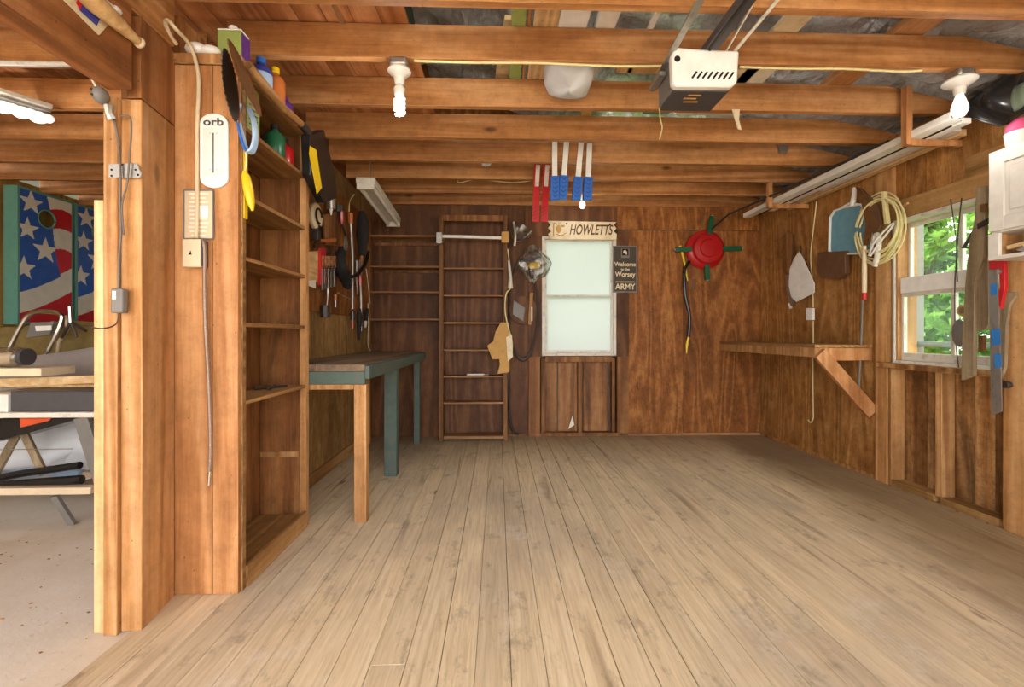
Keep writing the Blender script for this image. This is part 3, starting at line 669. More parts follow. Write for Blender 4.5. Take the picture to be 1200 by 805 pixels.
# bow-like black rod with yellow ends
t = thing('black_rod', tuple(P(806, 410, 'Y', 4.84)), 'crooked black rod with yellow tips hanging below the red tree stand', 'rod')
pts = [P(*q, 'Y', 4.85) for q in ((808, 306), (802, 318), (803, 345), (808, 370), (807, 395))]
MB().tube(spline(pts), .017, 8).build('shaft', M['black'], t)
MB().tube([P(807, 395, 'Y', 4.85), P(805, 404, 'Y', 4.85), P(804.5, 414, 'Y', 4.85)], [.012, .016, .006], 8).build('tip', M['yellow'], t)
MB().tube([P(797, 288, 'Y', 4.87), P(801, 303, 'Y', 4.865), P(806, 329, 'Y', 4.865)], [.015, .014, .008], 8).build('tip', M['yellow'], t)
p = P(811, 333, 'Y', 4.89)
tag(MB().box(p.x-.045, p.x+.045, 4.888, 4.899, p.z-.06, p.z+.06).build('wall_patch', M['redwood'], bev=.003), 'small dark wooden block nailed beside the black rod', 'block')

# clear plastic things right of the shelf unit
p = P(605, 276, 'Y', 4.74)
t = thing('plastic_scoop', tuple(p), 'clear plastic scoop hanging by the top of the shelf unit', 'scoop')
MB().lathe([(.115, .10), (.11, .06), (.09, .0), (.05, -.05), (.02, -.06)], p+V(.02, 0, .0), (.5, 0, .9), 14).build('bowl', M['plastic'], t)
MB().tube(spline([P(602, 260, 'Y', 4.69), P(604, 275, 'Y', 4.68), P(603, 288, 'Y', 4.69)]), .012, 6).build('handle', M['dwhite'], t)
p = P(626, 308, 'Y', 4.80)
def crump(c, rx, ry, rz, seed, amp=.2):
    def fn(u, v):
        a = u*math.tau; b = (v-.5)*math.pi; n = 1+amp*noise.noise(Vector((math.cos(a)*2.5+seed, math.sin(a)*2.5, v*5)))*2
        return c+Vector((rx*math.cos(b)*math.cos(a)*n, ry*math.cos(b)*math.sin(a)*n, rz*math.sin(b)*n))
    return fn
t = thing('plastic_bag', tuple(p), 'crumpled clear plastic bag with a yellow print beside the window', 'bag')
MB().grid(crump(p, .15, .06, .17, 1), 20, 12).build('bag', M['plastic'], t, smooth=False)
MB().sph(p+V(.0, -.0, -.03), (.07, .03, .035), 10).build('contents', M['yellow'], t); MB().sph(p+V(.03, .01, .06), (.05, .03, .03), 8).build('contents', M['grey'], t)
MB().tube(spline([p+V(.1, 0, .08), p+V(.18, -.01, .0), p+V(.13, 0, -.1), p+V(.1, 0, -.15)]), .005, 5).build('cord', M['dark'], t)
p = P(613, 363, 'Y', 4.83)
t = thing('hanging_hoop', tuple(p), 'dark rimmed round hoop with wood pieces hanging left of the window', 'hoop')
MB().tube(arc(p, (.155, .285), 0, math.tau*47/48, 47, (1, 0, 0), (0, 0, 1)), .011, 8, closed=True).build('rim', M['iron'], t)
MB().lathe([(.001, .0), (.148, .0), (.148, .004), (.001, .004)], p+V(0, .02, 0), (0, 1, 0), 32).build('disc', M['plyd'], t)
for v in t.children[-1].data.vertices: v.co.z *= 1.86
MB().bar(p+V(.07, .0, -.16), p+V(.09, 0, .18), .035, .02, (0,1,0)).build('handle', M['stud'], t, bev=.003)
MB().prism([p+V(-.11, .01, -.05), p+V(.0, .01, -.12), p+V(.02, .01, .02), p+V(-.10, .01, .10)], (0, -.01, 0)).build('label', M['grey'], t)
MB().box(p.x+.085, p.x+.1, p.y-.02, p.y-.01, p.z-.12, p.z+.03).build('strip', M['dwhite'], t)
p = P(585, 410, 'Y', 4.66)
t = thing('cardboard_scraps', tuple(p), 'torn yellow-brown cardboard pieces hanging from the shelf upright', 'cardboard')
def pp(*q, y=4.68): return [P(a, b, 'Y', y) for a, b in q]
MB().prism(pp((587, 378), (596, 378), (597, 420), (577, 421), (571, 405), (578, 400), (581, 388)), (0, .008, 0)).build('sheet', M['card'], t)
MB().prism(pp((585, 421), (597, 418), (597, 436), (583, 438), (586, 427), y=4.67), (0, .008, 0)).build('sheet', M['card'], t)
MB().prism(pp((593, 395), (600, 392), (601, 418), (595, 424), y=4.66), (0, .008, 0)).build('sheet', M['cream'], t)
tag(MB().tube(spline(pp((595, 292), (597, 310), (599, 335), (593, 345), (592, 365), (596, 385), (600, 400), (600, 415), y=4.675)), .007, 6).build('extension_cord', M['rope']), 'pale cord dangling down the right upright of the shelf unit', 'cord')
tag(MB().tube([P(596, 305, 'Y', 4.67), P(598, 325, 'Y', 4.67), P(598, 338, 'Y', 4.67)], [.012, .018, .03], 8).build('hand_brush', M['dwhite']), 'small white brush hanging beside the shelf upright', 'brush')
tag(MB().tube(spline([P(a, b, 'Y', 4.88) for a, b in ((594, 395), (596, 430), (597, 480), (601, 505), (608, 509))]), .012, 6).build('hose', M['black']), 'black hose curving down to the floor behind the shelf unit', 'hose')

# ------------------------------------------------------------------ things on the right-hand wall
xw = 2.855
def rp(*q, x=xw): return [P(a, b, 'X', x) for a, b in q]
t = thing('hand_saw', tuple(P(922, 300, 'X', xw)), 'old brown wooden-handled saw on the right wall beside a white triangle', 'saw')
MB().prism(rp((918, 278), (925, 270), (930, 276), (929, 320), (922, 322), (919, 300)), (-.02, 0, 0)).build('handle', M['redwood'], t, bev=.004)
MB().prism(rp((921, 322), (928, 322), (931, 356), (926, 360), (922, 340)), (-.006, 0, 0)).build('blade', M['steel'], t)
MB().tube(rp((925, 356), (927, 361)), .014, 8).build('tip', M['dwhite'], t)
t = thing('dustpan', tuple(P(938, 330, 'X', 2.83)), 'white rounded-triangle plastic sheet hanging on the right wall', 'dustpan')
MB().prism(rp((937, 295), (941, 301), (955, 332), (955, 343), (934, 354), (928, 348), (925, 335), (926, 316), (931, 303), x=2.83), (-.008, 0, 0)).build('pan', M['whiteg'], t, bev=.003)
MB().tube(rp((938, 299), (939, 293), (938, 288), x=2.84), .006, 6).build('hook', M['iron'], t)
t = thing('pool_skimmer', tuple(P(990, 270, 'X', 2.84)), 'white framed pool skimmer net with blue mesh on the right wall', 'skimmer')
fr = rp((972, 294), (973, 255), (978, 247), (990, 243), (1008, 240), (1017, 246), (1021, 260), (1022, 292), (1010, 297), (976, 298), x=2.835)
MB().tube([p for p in fr], .012, 8, closed=True, flat=.7).build('frame', M['whiteg'], t)
MB().prism([p+V(.01, 0, 0) for p in fr], (.004, 0, 0)).build('mesh', M['netb'], t)
MB().tube(rp((999, 241), (1001, 228), (1001, 220), x=2.835), [.022, .016, .016], 8).tube(rp((984, 245), (996, 238), (1008, 240), (1020, 236), x=2.835), .010, 6).build('socket', M['whiteg'], t)
p = rp((964, 296), (996, 294), (997, 320), (990, 327), (968, 326), (962, 318))
tag(MB().prism(p, (-.045, 0, 0)).build('tool_case', M['brown'], bev=.006), 'flat brown case hanging behind the pool skimmer', 'case')
t = thing('rope_coil', tuple(P(1032, 260, 'X', 2.80)), 'coil of yellow-white rope hanging on the stud left of the wall window', 'rope')
mb = MB(); rr = random.Random(4)
for k in range(7):
    c = P(1029+rr.uniform(-4, 4), 268+rr.uniform(-4, 4), 'X', 2.785+k*.008); a = .19+rr.uniform(-.03, .03)
    yx = V(0, 1, 0)
    mb.tube(arc(c, (a, .215+rr.uniform(-.03, .035)), rr.uniform(0, 1), math.tau*.98, 40, V(0, .97, .12), V(0, -.1, 1)), .0058, 6)
mb.build('loops', M['rope'], t)
MB().tube(spline(rp((1020, 300), (1030, 285), (1044, 268), (1046, 262), (1035, 272), (1024, 285), (1018, 300), x=2.77)), .007, 6).build('knot', M['whiteg'], t)
MB().bar(P(1036, 225, 'X', 2.80), P(1040, 262, 'X', 2.80), .02, .03, (1,0,0)).build('wrap', M['rope'], t)
t = thing('loppers', tuple(P(1013, 300, 'X', 2.80)), 'long-handled loppers with a pale red-tipped handle hanging over the skimmer', 'loppers')
MB().tube(rp((1013, 288), (1013, 315), (1013, 343), x=2.79), [.014, .017, .016], 10).build('handle', M['cream'], t)
MB().tube(rp((1013, 343), (1013, 351), x=2.79), .0175, 10).build('handle_tip', M['redd'], t)
MB().tube(spline(rp((1024, 285), (1027, 275), (1030, 280), (1028, 300), (1025, 312), x=2.79)), .018, 8).build('handle', M['dwhite'], t)
MB().prism(rp((1008, 222), (1018, 235), (1024, 260), (1020, 285), (1013, 290), (1016, 262), x=2.80), (-.012, 0, 0)).build('blade', M['rust'], t)
MB().prism(rp((1004, 219), (1012, 222), (1030, 240), (1034, 262), (1026, 282), (1022, 262), (1016, 240), x=2.81), (-.012, 0, 0)).build('blade', M['brown'], t)
tag(MB().tube(rp((1011, 352), (1010, 380), (1008, 425), (1006, 461), x=2.80), .008, 8).build('metal_rod', M['grey']), 'thin grey metal rod leaning down from the loppers past the shelf', 'rod')
p = rp((948, 361), (955, 361), (955, 375), (948, 375))
t = thing('power_outlet', tuple(p[0]), 'white electric outlet box on the right wall above the corner shelf', 'outlet')
MB().prism(p, (-.03, 0, 0)).build('box', M['whiteg'], t, bev=.002)
MB().sph(P(946, 365, 'X', 2.84), .014, 8).sph(P(946, 372, 'X', 2.84), .014, 8).build('plug', M['black'], t)
tag(MB().tube(spline(rp((957, 236), (953, 270), (950, 300), (952, 330), (953, 360), x=2.872)), .005, 6).build('wall_cable', M['rope']), 'thin pale cable running from the ceiling down to the white outlet', 'cable')
tag(MB().tube(spline(rp((953, 376), (954, 400), (953.5, 440), (954, 480), (953, 492), (949, 495), x=2.372+.0)), .005, 6).build('pull_cord', M['rope']) if False else MB().tube(spline(rp((953, 376), (953, 400), (952.5, 440), (953, 480), (953, 490), (950, 495), (947, 492), x=2.872)), .005, 6).build('wall_cable', M['rope']), 'thin pale cable hanging below the outlet and past the corner shelf', 'cable')
tag(MB().bar(P(1054, 244, 'X', 2.86)+V(0, 0, 0), P(1064, 238, 'X', 2.82), .012, .012).build('peg', M['pale']), 'small wooden peg in the timber above the wall window', 'peg')

# tall old boards, saw blade and the rest by the window
def plank(name, q, x, th, mat, label, cat='board', group=None):
    p = [P(a, b, 'X', x) for a, b in q]
    return tag(MB().prism(p, (th, 0, 0)).build(name, mat, bev=.002), label, cat, group)
t = thing('wooden_bar', tuple(P(1140, 440, 'X', 2.80)), 'weathered grey wooden bar with hinges leaning over the window edge', 'board')
MB().prism(rp((1149, 220), (1159, 218), (1158, 300), (1147, 330), (1146, 380), (1145, 440), (1131, 446), (1132, 400), (1136, 330), (1141, 280), (1146, 262), x=2.80), (-.025, 0, 0)).build('body', M['paleg'], t, bev=.002)
MB().prism(rp((1147, 262), (1159, 256), (1159, 262), (1147, 268), x=2.77), (-.01, 0, 0)).build('cross_strap', M['iron'], t)
MB().tube(rp((1143, 268), (1129, 291), (1141, 289), x=2.79), .010, 6).build('bracket', M['iron'], t)
MB().prism(rp((1149, 240), (1158, 238), (1158, 246), (1149, 248), x=2.772), (-.006, 0, 0)).build('hinge', M['rust'], t)
plank('old_board', ((1149, 320), (1160, 300), (1161, 380), (1158, 386), (1148, 388), (1147, 350)), 2.815, -.012, M['paleg'], 'short weathered board behind the long grey bar', 'board')
plank('hinge_plate', ((1150, 393), (1156, 393), (1156, 412), (1150, 412)), 2.82, -.02, M['rust'], 'small rusty hinge plate hanging by the window edge', 'hinge')
t = thing('straightedge', tuple(P(1167, 480, 'X', 2.74)), 'long grey metal straightedge with blue tape patches below the white cabinet', 'straightedge')
MB().prism(rp((1159, 316), (1169, 316), (1174, 440), (1175, 482), (1163, 487), (1161, 400), x=2.72), (-.006, 0, 0)).build('blade', M['steel'], t)
for a, b, c, d in ((1161, 333, 1168, 345), (1162, 386, 1172, 404), (1165, 415, 1173, 430)):
    MB().prism(rp((a, b), (c, b-1), (c+1, d), (a+1, d+1), x=2.712), (-.002, 0, 0)).build('tape', M['tape'], t)
t = thing('metal_bracket', tuple(P(1172, 330, 'X', 2.76)), 'red metal bracket hanging point-down under the white cabinet', 'bracket')
MB().prism(rp((1163, 304), (1181, 304), (1182, 335), (1176, 362), (1172, 350), (1176, 335), (1175, 318), (1163, 318), x=2.76), (-.02, 0, 0)).build('body', M['redd'], t, bev=.002)
MB().lathe([(0, 0), (.014, 0), (.014, .012), (0, .012)], P(1171, 318, 'X', 2.735), (-1, 0, 0), 10).build('bolt', M['steel'], t)
plank('wood_offcut', ((1180, 342), (1193, 342), (1194, 346), (1186, 358), (1183, 380), (1181, 430), (1176, 444), (1175, 400), (1176, 365)), 2.78, -.02, M['paleg'], 'forked weathered wooden stick hanging right of the straightedge', 'stick')
plank('metal_hook', ((1178, 446), (1186, 448), (1188, 453), (1183, 455), (1177, 452)), 2.84, -.03, M['iron'], 'dark metal hook at the end of the window sill', 'hook')
tag(MB().tube(spline(rp((1114, 233), (1118, 262), (1121, 290), (1119, 330), (1119, 370), (1120, 400), (1124, 436), x=2.845)), .0035, 5).tube(spline(rp((1127, 232), (1124, 260), (1121, 300), (1122, 330), x=2.845)), .0035, 5).build('hanging_wire', M['iron']), 'dark thin wires hanging down in front of the wall window', 'wire')
t = thing('hanging_weight', tuple(P(1124, 380, 'X', 2.83)), 'grey teardrop weight with a round tan ring hanging in the window', 'weight')
p = P(1124, 390, 'X', 2.84)
MB().sph(p, (.02, .045, .085), 12).build('weight', M['grey'], t)
MB().tube(arc(P(1128, 364, 'X', 2.83), .026, 0, math.tau*.98, 20, (0, 1, 0), (0, 0, 1)), .008, 8).build('ring', M['card'], t)
MB().lathe([(0, 0), (.02, 0), (.02, .01), (0, .01)], P(1128, 364, 'X', 2.835), (-1, 0, 0), 14).build('ring_face', M['paleg'], t)

# white cabinet
xc = 2.60
a = P(1158, 180, 'X', xc); b = P(1163, 305, 'X', xc); ya = a.y; zt = a.z; zb = b.z
zd = P(1160, 272, 'X', xc).z
t = thing('wall_cabinet', (xc+.12, ya-.3, zb), 'white wall cabinet with a panelled door and open cubby on the right wall', 'cabinet')
yn = ya-.62
MB().box(xc+.018, 2.845, ya-.018, ya, zb, zt).box(xc+.018, 2.845, yn, yn+.018, zb, zt).box(xc+.018, 2.845, yn+.018, ya-.018, zt-.018, zt).box(xc+.018, 2.845, yn+.018, ya-.018, zb, zb+.018).box(xc+.018, 2.845, yn+.018, ya-.018, zd-.01, zd+.008).build('body', M['white'], t, bev=.001)
MB().box(2.825, 2.83, yn+.02, ya-.02, zb+.02, zd-.012).box(xc+.02, 2.824, ya-.022, ya-.019, zb+.02, zd-.012).box(xc+.02, 2.824, yn+.019, yn+.022, zb+.02, zd-.012).build('back_panel', M['stud'], t)
MB().box(xc+.0, xc+.018, ya-.05, ya, zb, zd-.012).box(xc, xc+.018, yn+.05, ya-.05, zb, zb+.02).box(xc, xc+.018, yn, yn+.05, zb, zd-.012).build('face_frame', M['white'], t, bev=.001)
y2 = ya-.005; y1 = yn+.005
d = MB().box(xc-.002, xc+.017, y2-.07, y2, zd, zt-.003).box(xc-.002, xc+.017, y1, y1+.07, zd, zt-.003).box(xc-.002, xc+.017, y1+.07, y2-.07, zt-.073, zt-.003).box(xc-.002, xc+.017, y1+.07, y2-.07, zd, zd+.07).box(xc+.006, xc+.014, y1+.07, y2-.07, zd+.07, zt-.073)
dd = d.build('door', M['white'], t, bev=.002)
MB().box(xc+.0, xc+.006, y1+.095, y2-.095, zd+.095, zt-.098).build('raised_panel', M['white'], dd, bev=.004)
tag(MB().bar((xc+.06, ya-.05, zb+.06), (xc+.12, yn+.1, zb+.12), .04, .02).build('wood_strip', M['paley']), 'pale wood strip lying in the cubby of the white cabinet', 'wood strip')
tag(MB().grid(crump(V(xc+.1, ya-.18, zb+.055), .05, .12, .035, 5, .3), 16, 10).build('plastic_bag', M['tarp'], smooth=False), 'crumpled grey plastic bag in the cubby of the white cabinet', 'bag')
t = thing('plastic_tub', (xc+.06, ya-.10, zt+.01), 'pink and white plastic tub on top of the white cabinet', 'tub')
p = V(xc+.09, P(1197, 160, 'X', xc+.09).y, zt)
MB().lathe([(.05, 0), (.058, .03), (.064, .08), (.06, .08), (.05, .01), (0, .01)], p, (0,0,1), 20).build('tub', M['white'], t)
MB().sph(p+V(0, 0, .10), (.06, .06, .055), 14).build('lid', M['pink'], t)

# long trims stored on brackets under the joists, right side
def rail(name, x, z, w, h, ya, yb, mat, label, cat):
    return tag(MB().box(x-w/2, x+w/2, ya, yb, z, z+h).build(name, mat, bev=.002), label, cat, 'long strips stored along the right wall')
base = P(880, 258, 'X', 2.60); zb_ = 2.29
t = thing('downspout', (2.57, 3.6, zb_), 'white ribbed gutter length stored along the right wall, outermost of the strips', 'gutter')
MB().box(2.525, 2.605, 2.46, 4.60, zb_+.012, zb_+.018).box(2.525, 2.531, 2.46, 4.60, zb_+.018, zb_+.055).box(2.599, 2.605, 2.46, 4.60, zb_+.018, zb_+.05).box(2.55, 2.556, 2.46, 4.60, zb_+.018, zb_+.035).build('channel', M['white'], t, bev=.002)
rail('trim_board', 2.665, zb_+.012, .055, .03, 2.5, 4.35, M['white'], 'flat white trim board stored beside the white gutter', 'board')
rail('trim_board', 2.732, zb_+.020, .055, .02, 2.62, 3.75, M['dwhite'], 'dirty white trim board between the flat white one and the bare wood', 'board')
rail('trim_board', 2.81, zb_+.012, .05, .04, 2.66, 4.30, M['paley'], 'bare wooden board stored next to the white trim', 'board')
rail('black_strip', 2.622, zb_+.012, .018, .012, 2.55, 4.5, M['black'], 'thin black strip between the white gutter and the flat trim', 'strip')
tag(MB().tube([(2.56, 2.9, zb_+.075), (2.50, 4.0, zb_+.075), (2.40, 4.64, zb_+.06), (2.30, 4.86, zb_-.06)], .011, 8).build('metal_pipe', M['iron']), 'thin dark pipe lying on the strips and sloping to the back wall', 'pipe')
tag(MB().bar((2.69, 2.62, zb_+.052), (2.68, 3.6, zb_+.052), .04, .016).build('metal_strip', M['iron']), 'dark slotted metal strip on top of the white trims', 'strip')
tag(MB().tube([(2.64, 2.75, zb_+.057), (2.64, 3.5, zb_+.057)], .013, 8).build('white_pipe', M['whiteg']), 'short white plastic pipe on top of the stored trims', 'pipe')
for i, (yy, lab) in enumerate(((2.74, 'wooden hanger bracket with a drop post nearest the cabinet'), (4.12, 'wooden hanger bracket under the stored strips near the back wall'))):
    t = thing('hanger_bracket', (2.4, yy, zb_-.04), lab, 'bracket')
    xx = P(1059 if i == 0 else 900, 165, 'Y', yy).x
    MB().box(xx-.02, xx+.02, yy-.041, yy-.002, zb_-.03, 2.62 if i == 0 else 2.60).build('drop_post', M['panel'], t, bev=.002)
    MB().box(xx+.022, 2.86, yy-.03, yy-.005, zb_-.03, zb_+.01).build('arm', M['panel'], t, bev=.002)

# glossy black snow sled / shovels at the right edge
t = thing('snow_shovel', (2.72, 2.4, 2.27), 'glossy black ribbed plastic shovel wedged under the roof at the right edge', 'shovel')
def blade(u, v):
    bow = math.sin(v*math.pi)
    y = 2.49-.62*u-.05*(v-.5)*2*(1-u)+.045*bow*(1-u); x = 2.80-.10*bow+.020*math.sin(u*22)-.02*u; z = 2.505-.245*v+.018*u
    return (x, y, z)
MB().grid(blade, 60, 16).build('blade', M['black'], t, thick=.006)
MB().tube([blade(0, k/10) for k in range(11)], .006, 8).build('rim', M['black'], t)
t = thing('plastic_sled', (2.62, 2.1, 2.3), 'grey-green plastic sled edge tucked in front of the black shovel', 'sled')
MB().grid(lambda u, v: (2.70-.02*math.sin(v*3.14)+.012*math.sin(u*26+1), 2.30-u*.5, 2.40-.13*v), 40, 8).build('shell', M['greygreen'], t, thick=.005)

# ------------------------------------------------------------------ lamps
def bulb_light(p, e, r=.03):
    l = bpy.data.lights.new('bulb_glow', 'POINT'); l.energy = e; l.shadow_soft_size = r; l.color = (1, .95, .88)
    o = bpy.data.objects.new('bulb_glow', l); C.objects.link(o); o.location = p; return o
LAMP = 3.5
def holder(t, c, r=.055):
    MB().box(c.x-.045, c.x+.045, c.y-.045, c.y+.045, c.z-.0, c.z+.045).build('junction_box', M['steel'], t, bev=.012)
    MB().lathe([(.02, 0), (r, -.002), (r+.004, -.012), (r*.75, -.03), (.028, -.042), (.024, -.075), (.02, -.08)][::-1], c, (0,0,1), 24).build('lamp_holder', M['whiteg'], t)
c = P(468, 74, 'Y', 2.32); c = V(c.x, 2.322, 2.443)
t = thing('ceiling_lamp', tuple(c), 'lit spiral bulb in a white holder on the joist above the workbench side', 'lamp')
holder(t, c)
MB().lathe([(.018, -.14), (.026, -.13), (.03, -.10), (.022, -.085), (.014, -.08)], c, (0,0,1), 16).build('bulb_base', M['whiteg'], t)
hel = [c+V(.024*math.cos(a), .024*math.sin(a), -.145-.0018*i) for i, a in enumerate([k*.5 for k in range(44)])]
MB().tube(hel, .0075, 6).build('bulb', M['bulb'], t)
bulb_light((c.x, c.y, c.z-.26), LAMP)
c = V(P(1125, 84, 'Y', 2.32).x, 2.322, 2.443)
t = thing('ceiling_lamp', tuple(c), 'lit round bulb in a white saucer holder near the white cabinet', 'lamp')
holder(t, c, .07)
MB().lathe([(0, -.195), (.022, -.19), (.036, -.165), (.036, -.145), (.026, -.11), (.016, -.08)], c, (0,0,1), 20).build('bulb', M['bulb'], t)
bulb_light((c.x, c.y, c.z-.26), LAMP*.5)
c = V(P(687, 232, 'Y', 4.3).x, 4.50, 2.487)
t = thing('ceiling_lamp', tuple(c), 'lit small globe bulb on the joist in front of the name board', 'lamp')
MB().lathe([(.02, -.06), (.045, -.05), (.055, -.01), (.03, 0)], c, (0,0,1), 20).build('lamp_holder', M['whiteg'], t)
MB().sph(c+V(0, 0, -.095), (.033, .033, .04), 14).build('bulb', M['bulb'], t)
bulb_light((c.x, c.y-.02, c.z-.19), LAMP*.4)
# fluorescent fixture
a = P(422, 214, 'X', -1.0); 
t = thing('fluorescent_fixture', (-1.0, 3.9, 2.36), 'unlit two-tube fluorescent fixture hung over the workbench', 'lamp')
p = P(428, 211, 'Z', 2.32); q = P(461, 258, 'Y', 4.70)
MB().bar(p, q, .15, .05).build('housing', M['dwhite'], t, bev=.006)
dr = (q-p).normalized(); sd_ = dr.cross(V(0,0,1))
for s_ in (-1, 1): MB().tube([p+sd_*s_*.05+V(0,0,-.045)+dr*.03, q+sd_*s_*.05+V(0,0,-.045)-dr*.03], .019, 12).build('tube', M['whiteg'], t)
for e_ in (p+dr*.015, q-dr*.015): MB().bar(e_-dr*.012+V(0,0,-.045), e_+dr*.012+V(0,0,-.045), .14, .05).build('end_cap', M['dwhite'], t, bev=.004)
tag(MB().tube([p+dr*.15+V(0,0,.028), V(p.x+dr.x*.15, p.y+dr.y*.15, 2.66)], .004, 6).tube([q-dr*.2+V(0,0,.028), V(q.x-dr.x*.2, q.y-dr.y*.2, 2.66)], .004, 6).build('lamp_chain', M['steel']), 'thin chains holding up the two-tube fluorescent fixture', 'chain')
# fixture in the second bay
p = P(-20, 104, 'Z', 2.42); q = P(58, 128, 'Z', 2.42)
t = thing('bay_light', tuple(q), 'white bracket light with lit bulbs under the joists of the left bay', 'lamp')
MB().bar(p, q, .13, .025).build('plate', M['dwhite'], t, bev=.004)
MB().bar(p+V(0,0,-.02), q+V(0,0,-.02), .08, .02).build('ballast', M['steel'], t, bev=.004)
for k, f_ in enumerate((.35, .62, .88)):
    c = p.lerp(q, f_)+V(0, -.02, -.07); MB().sph(c, (.05, .04, .032), 12).sph(c+V(.05, 0, -.005), (.03, .03, .025), 10).build('bulb', M['bulb'], t)
    bulb_light(c+V(0, -.05, -.22), LAMP*.35)
MB().tube([p.lerp(q, .9)+V(0,0,-.05), p.lerp(q, 1.0)+V(.02, 0, -.06)], .02, 8).build('socket', M['ivory'], t)

# cables stapled under the joists
tag(MB().tube(spline([(c_, 2.312, 2.482) for c_ in ()] or [V(-.42, 2.312, 2.483), V(-.1, 2.31, 2.478), V(.2, 2.312, 2.483), V(.6, 2.31, 2.473), V(.95, 2.311, 2.483)]), .006, 6).build('ceiling_cable', M['rope']), 'cream cable stapled under the first full joist left of the door opener', 'cable')
tag(MB().tube(spline([V(1.25, 2.312, 2.483), V(1.5, 2.31, 2.477), V(1.8, 2.312, 2.483), V(2.1, 2.31, 2.474), V(2.22, 2.312, 2.484)]), .006, 6).build('ceiling_cable', M['rope']), 'cream cable stapled under the joist up to the round bulb lamp', 'cable')
yj = 4.47
tag(MB().tube(spline([P(a, b, 'Y', yj-.01) for a, b in ((448, 208), (480, 209), (530, 208), (538, 214), (560, 210), (600, 214), (625, 211))]), .006, 6).build('ceiling_cable', M['rope']), 'thin cable along a far joist, upper of two near the red clamps', 'cable')
tag(MB().tube(spline([P(a, b, 'Y', 4.86) for a, b in ((450, 215), (470, 224), (520, 223), (580, 226), (640, 225), (690, 227))]), .006, 6).build('ceiling_cable', M['rope']), 'thin cable sagging in front of the farthest joist', 'cable')
tag(MB().tube(spline([(-2.8, 2.32, 2.44), (-2.2, 2.318, 2.437), (-1.62, 2.31, 2.44)]), .012, 6).build('ceiling_cable', M['dwhite']), 'white cable under the joist of the left bay beside the beam', 'cable')

# ------------------------------------------------------------------ garage door opener
p0 = P(790, 62, 'Y', 2.24); p1 = P(865, 100, 'Y', 2.24)
t = thing('garage_door_opener', (1.0, 2.5, 2.3), 'white and grey garage door opener slung under the joists', 'door opener')
xa, xb = P(790, 60, 'Y', 2.1).x, P(866, 60, 'Y', 2.1).x
yf = 2.02; zt_ = P(828, 58, 'Y', yf).z; zb_2 = P(828, 104, 'Y', yf).z+.024
xa, xb = P(789, 80, 'Y', yf).x, P(865, 80, 'Y', yf).x
# body box with its length running away from the camera
za_ = zb_2-.012
MB().box(xa+.012, xb-.012, yf+.05, yf+.23, zb_2-.002, zt_-.01).build('case', M['grey'], t, bev=.012)
MB().box(xa+.02, xb-.02, yf+.04, yf+.23, zb_2-.014, zb_2-.003).build('light_cover', M['dark'], t, bev=.006)
poly = [(xa, yf, zb_2), (xa+.02, yf, zb_2-.012), (xb-.03, yf, zb_2-.010), (xb, yf, zb_2+.01), (xb+.008, yf, zt_), (xa+.12, yf, zt_+.004), (xa+.01, yf, zt_+.012), (xa-.006, yf, zt_-.03)]
fc = MB().prism(poly, (0, .05, 0)).build('front_cover', M['whiteg'], t, bev=.012)
mb = MB()
for k in range(8):
    x = xa+.085+k*.024; mb.bar((x, yf-.0008, zb_2+.022), (x+.022, yf-.0008, zb_2+.052), .009, .003, (0,1,0))
mb.build('vent_slots', M['black'], fc)
MB().lathe([(0, 0), (.014, 0), (.014, .003), (0, .003)], V(xa+.018, yf, zt_-.045), (0,-1,0), 12).build('knob', M['black'], fc)
MB().box(xa+.10, xa+.16, yf+.07, yf+.08, zb_2-.0152, zb_2-.0142).box(xa+.09, xa+.15, yf+.10, yf+.11, zb_2-.0152, zb_2-.0142).box(xa+.10, xa+.17, yf+.13, yf+.14, zb_2-.0152, zb_2-.0142).build('print', M['card'], t)
xm = P(831, 50, 'Y', 2.05).x
MB().box(xm-.028, xm+.028, YF, yf+.12, zt_+.0, zt_+.04).build('rail', M['dark'], t, bev=.004)
MB().tube([(xm-.015, YF, zt_-.008), (xm-.015, yf-.01, zt_-.008)], .006, 6).build('chain', M['iron'], t)
MB().bar(P(766, 101, 'Y', 2.25), P(828, -14, 'Y', 1.72), .030, .006, (0,0,1)).build('hanger_strap', M['steel'], t)
MB().bar((xa-.012, yf+.24, zb_2+.10), (xa-.012, yf+.10, zb_2+.10), .03, .02).build('hanger_bracket', M['steel'], t)
MB().bar(P(861, 60, 'Y', 2.06), P(918, -8, 'Y', 1.84), .016, .005, (0,0,1)).build('hanger_strap', M['dwhite'], t)
MB().bar((xb-.05, yf+.05, zt_-.01), (xb-.01, yf-.13, 2.49), .010, .005, (1,0,0)).build('hanger_strap', M['dwhite'], t)
tag(MB().tube(spline([V(P(773, 128, 'Y', 2.77).x, 2.78, 2.495), P(773, 130, 'Y', 2.765), P(774, 140, 'Y', 2.76), P(776, 150, 'Y', 2.76), P(773, 163, 'Y', 2.76)]), .004, 5).build('pull_string', M['rope']), 'thin string hanging behind the garage door opener', 'string')

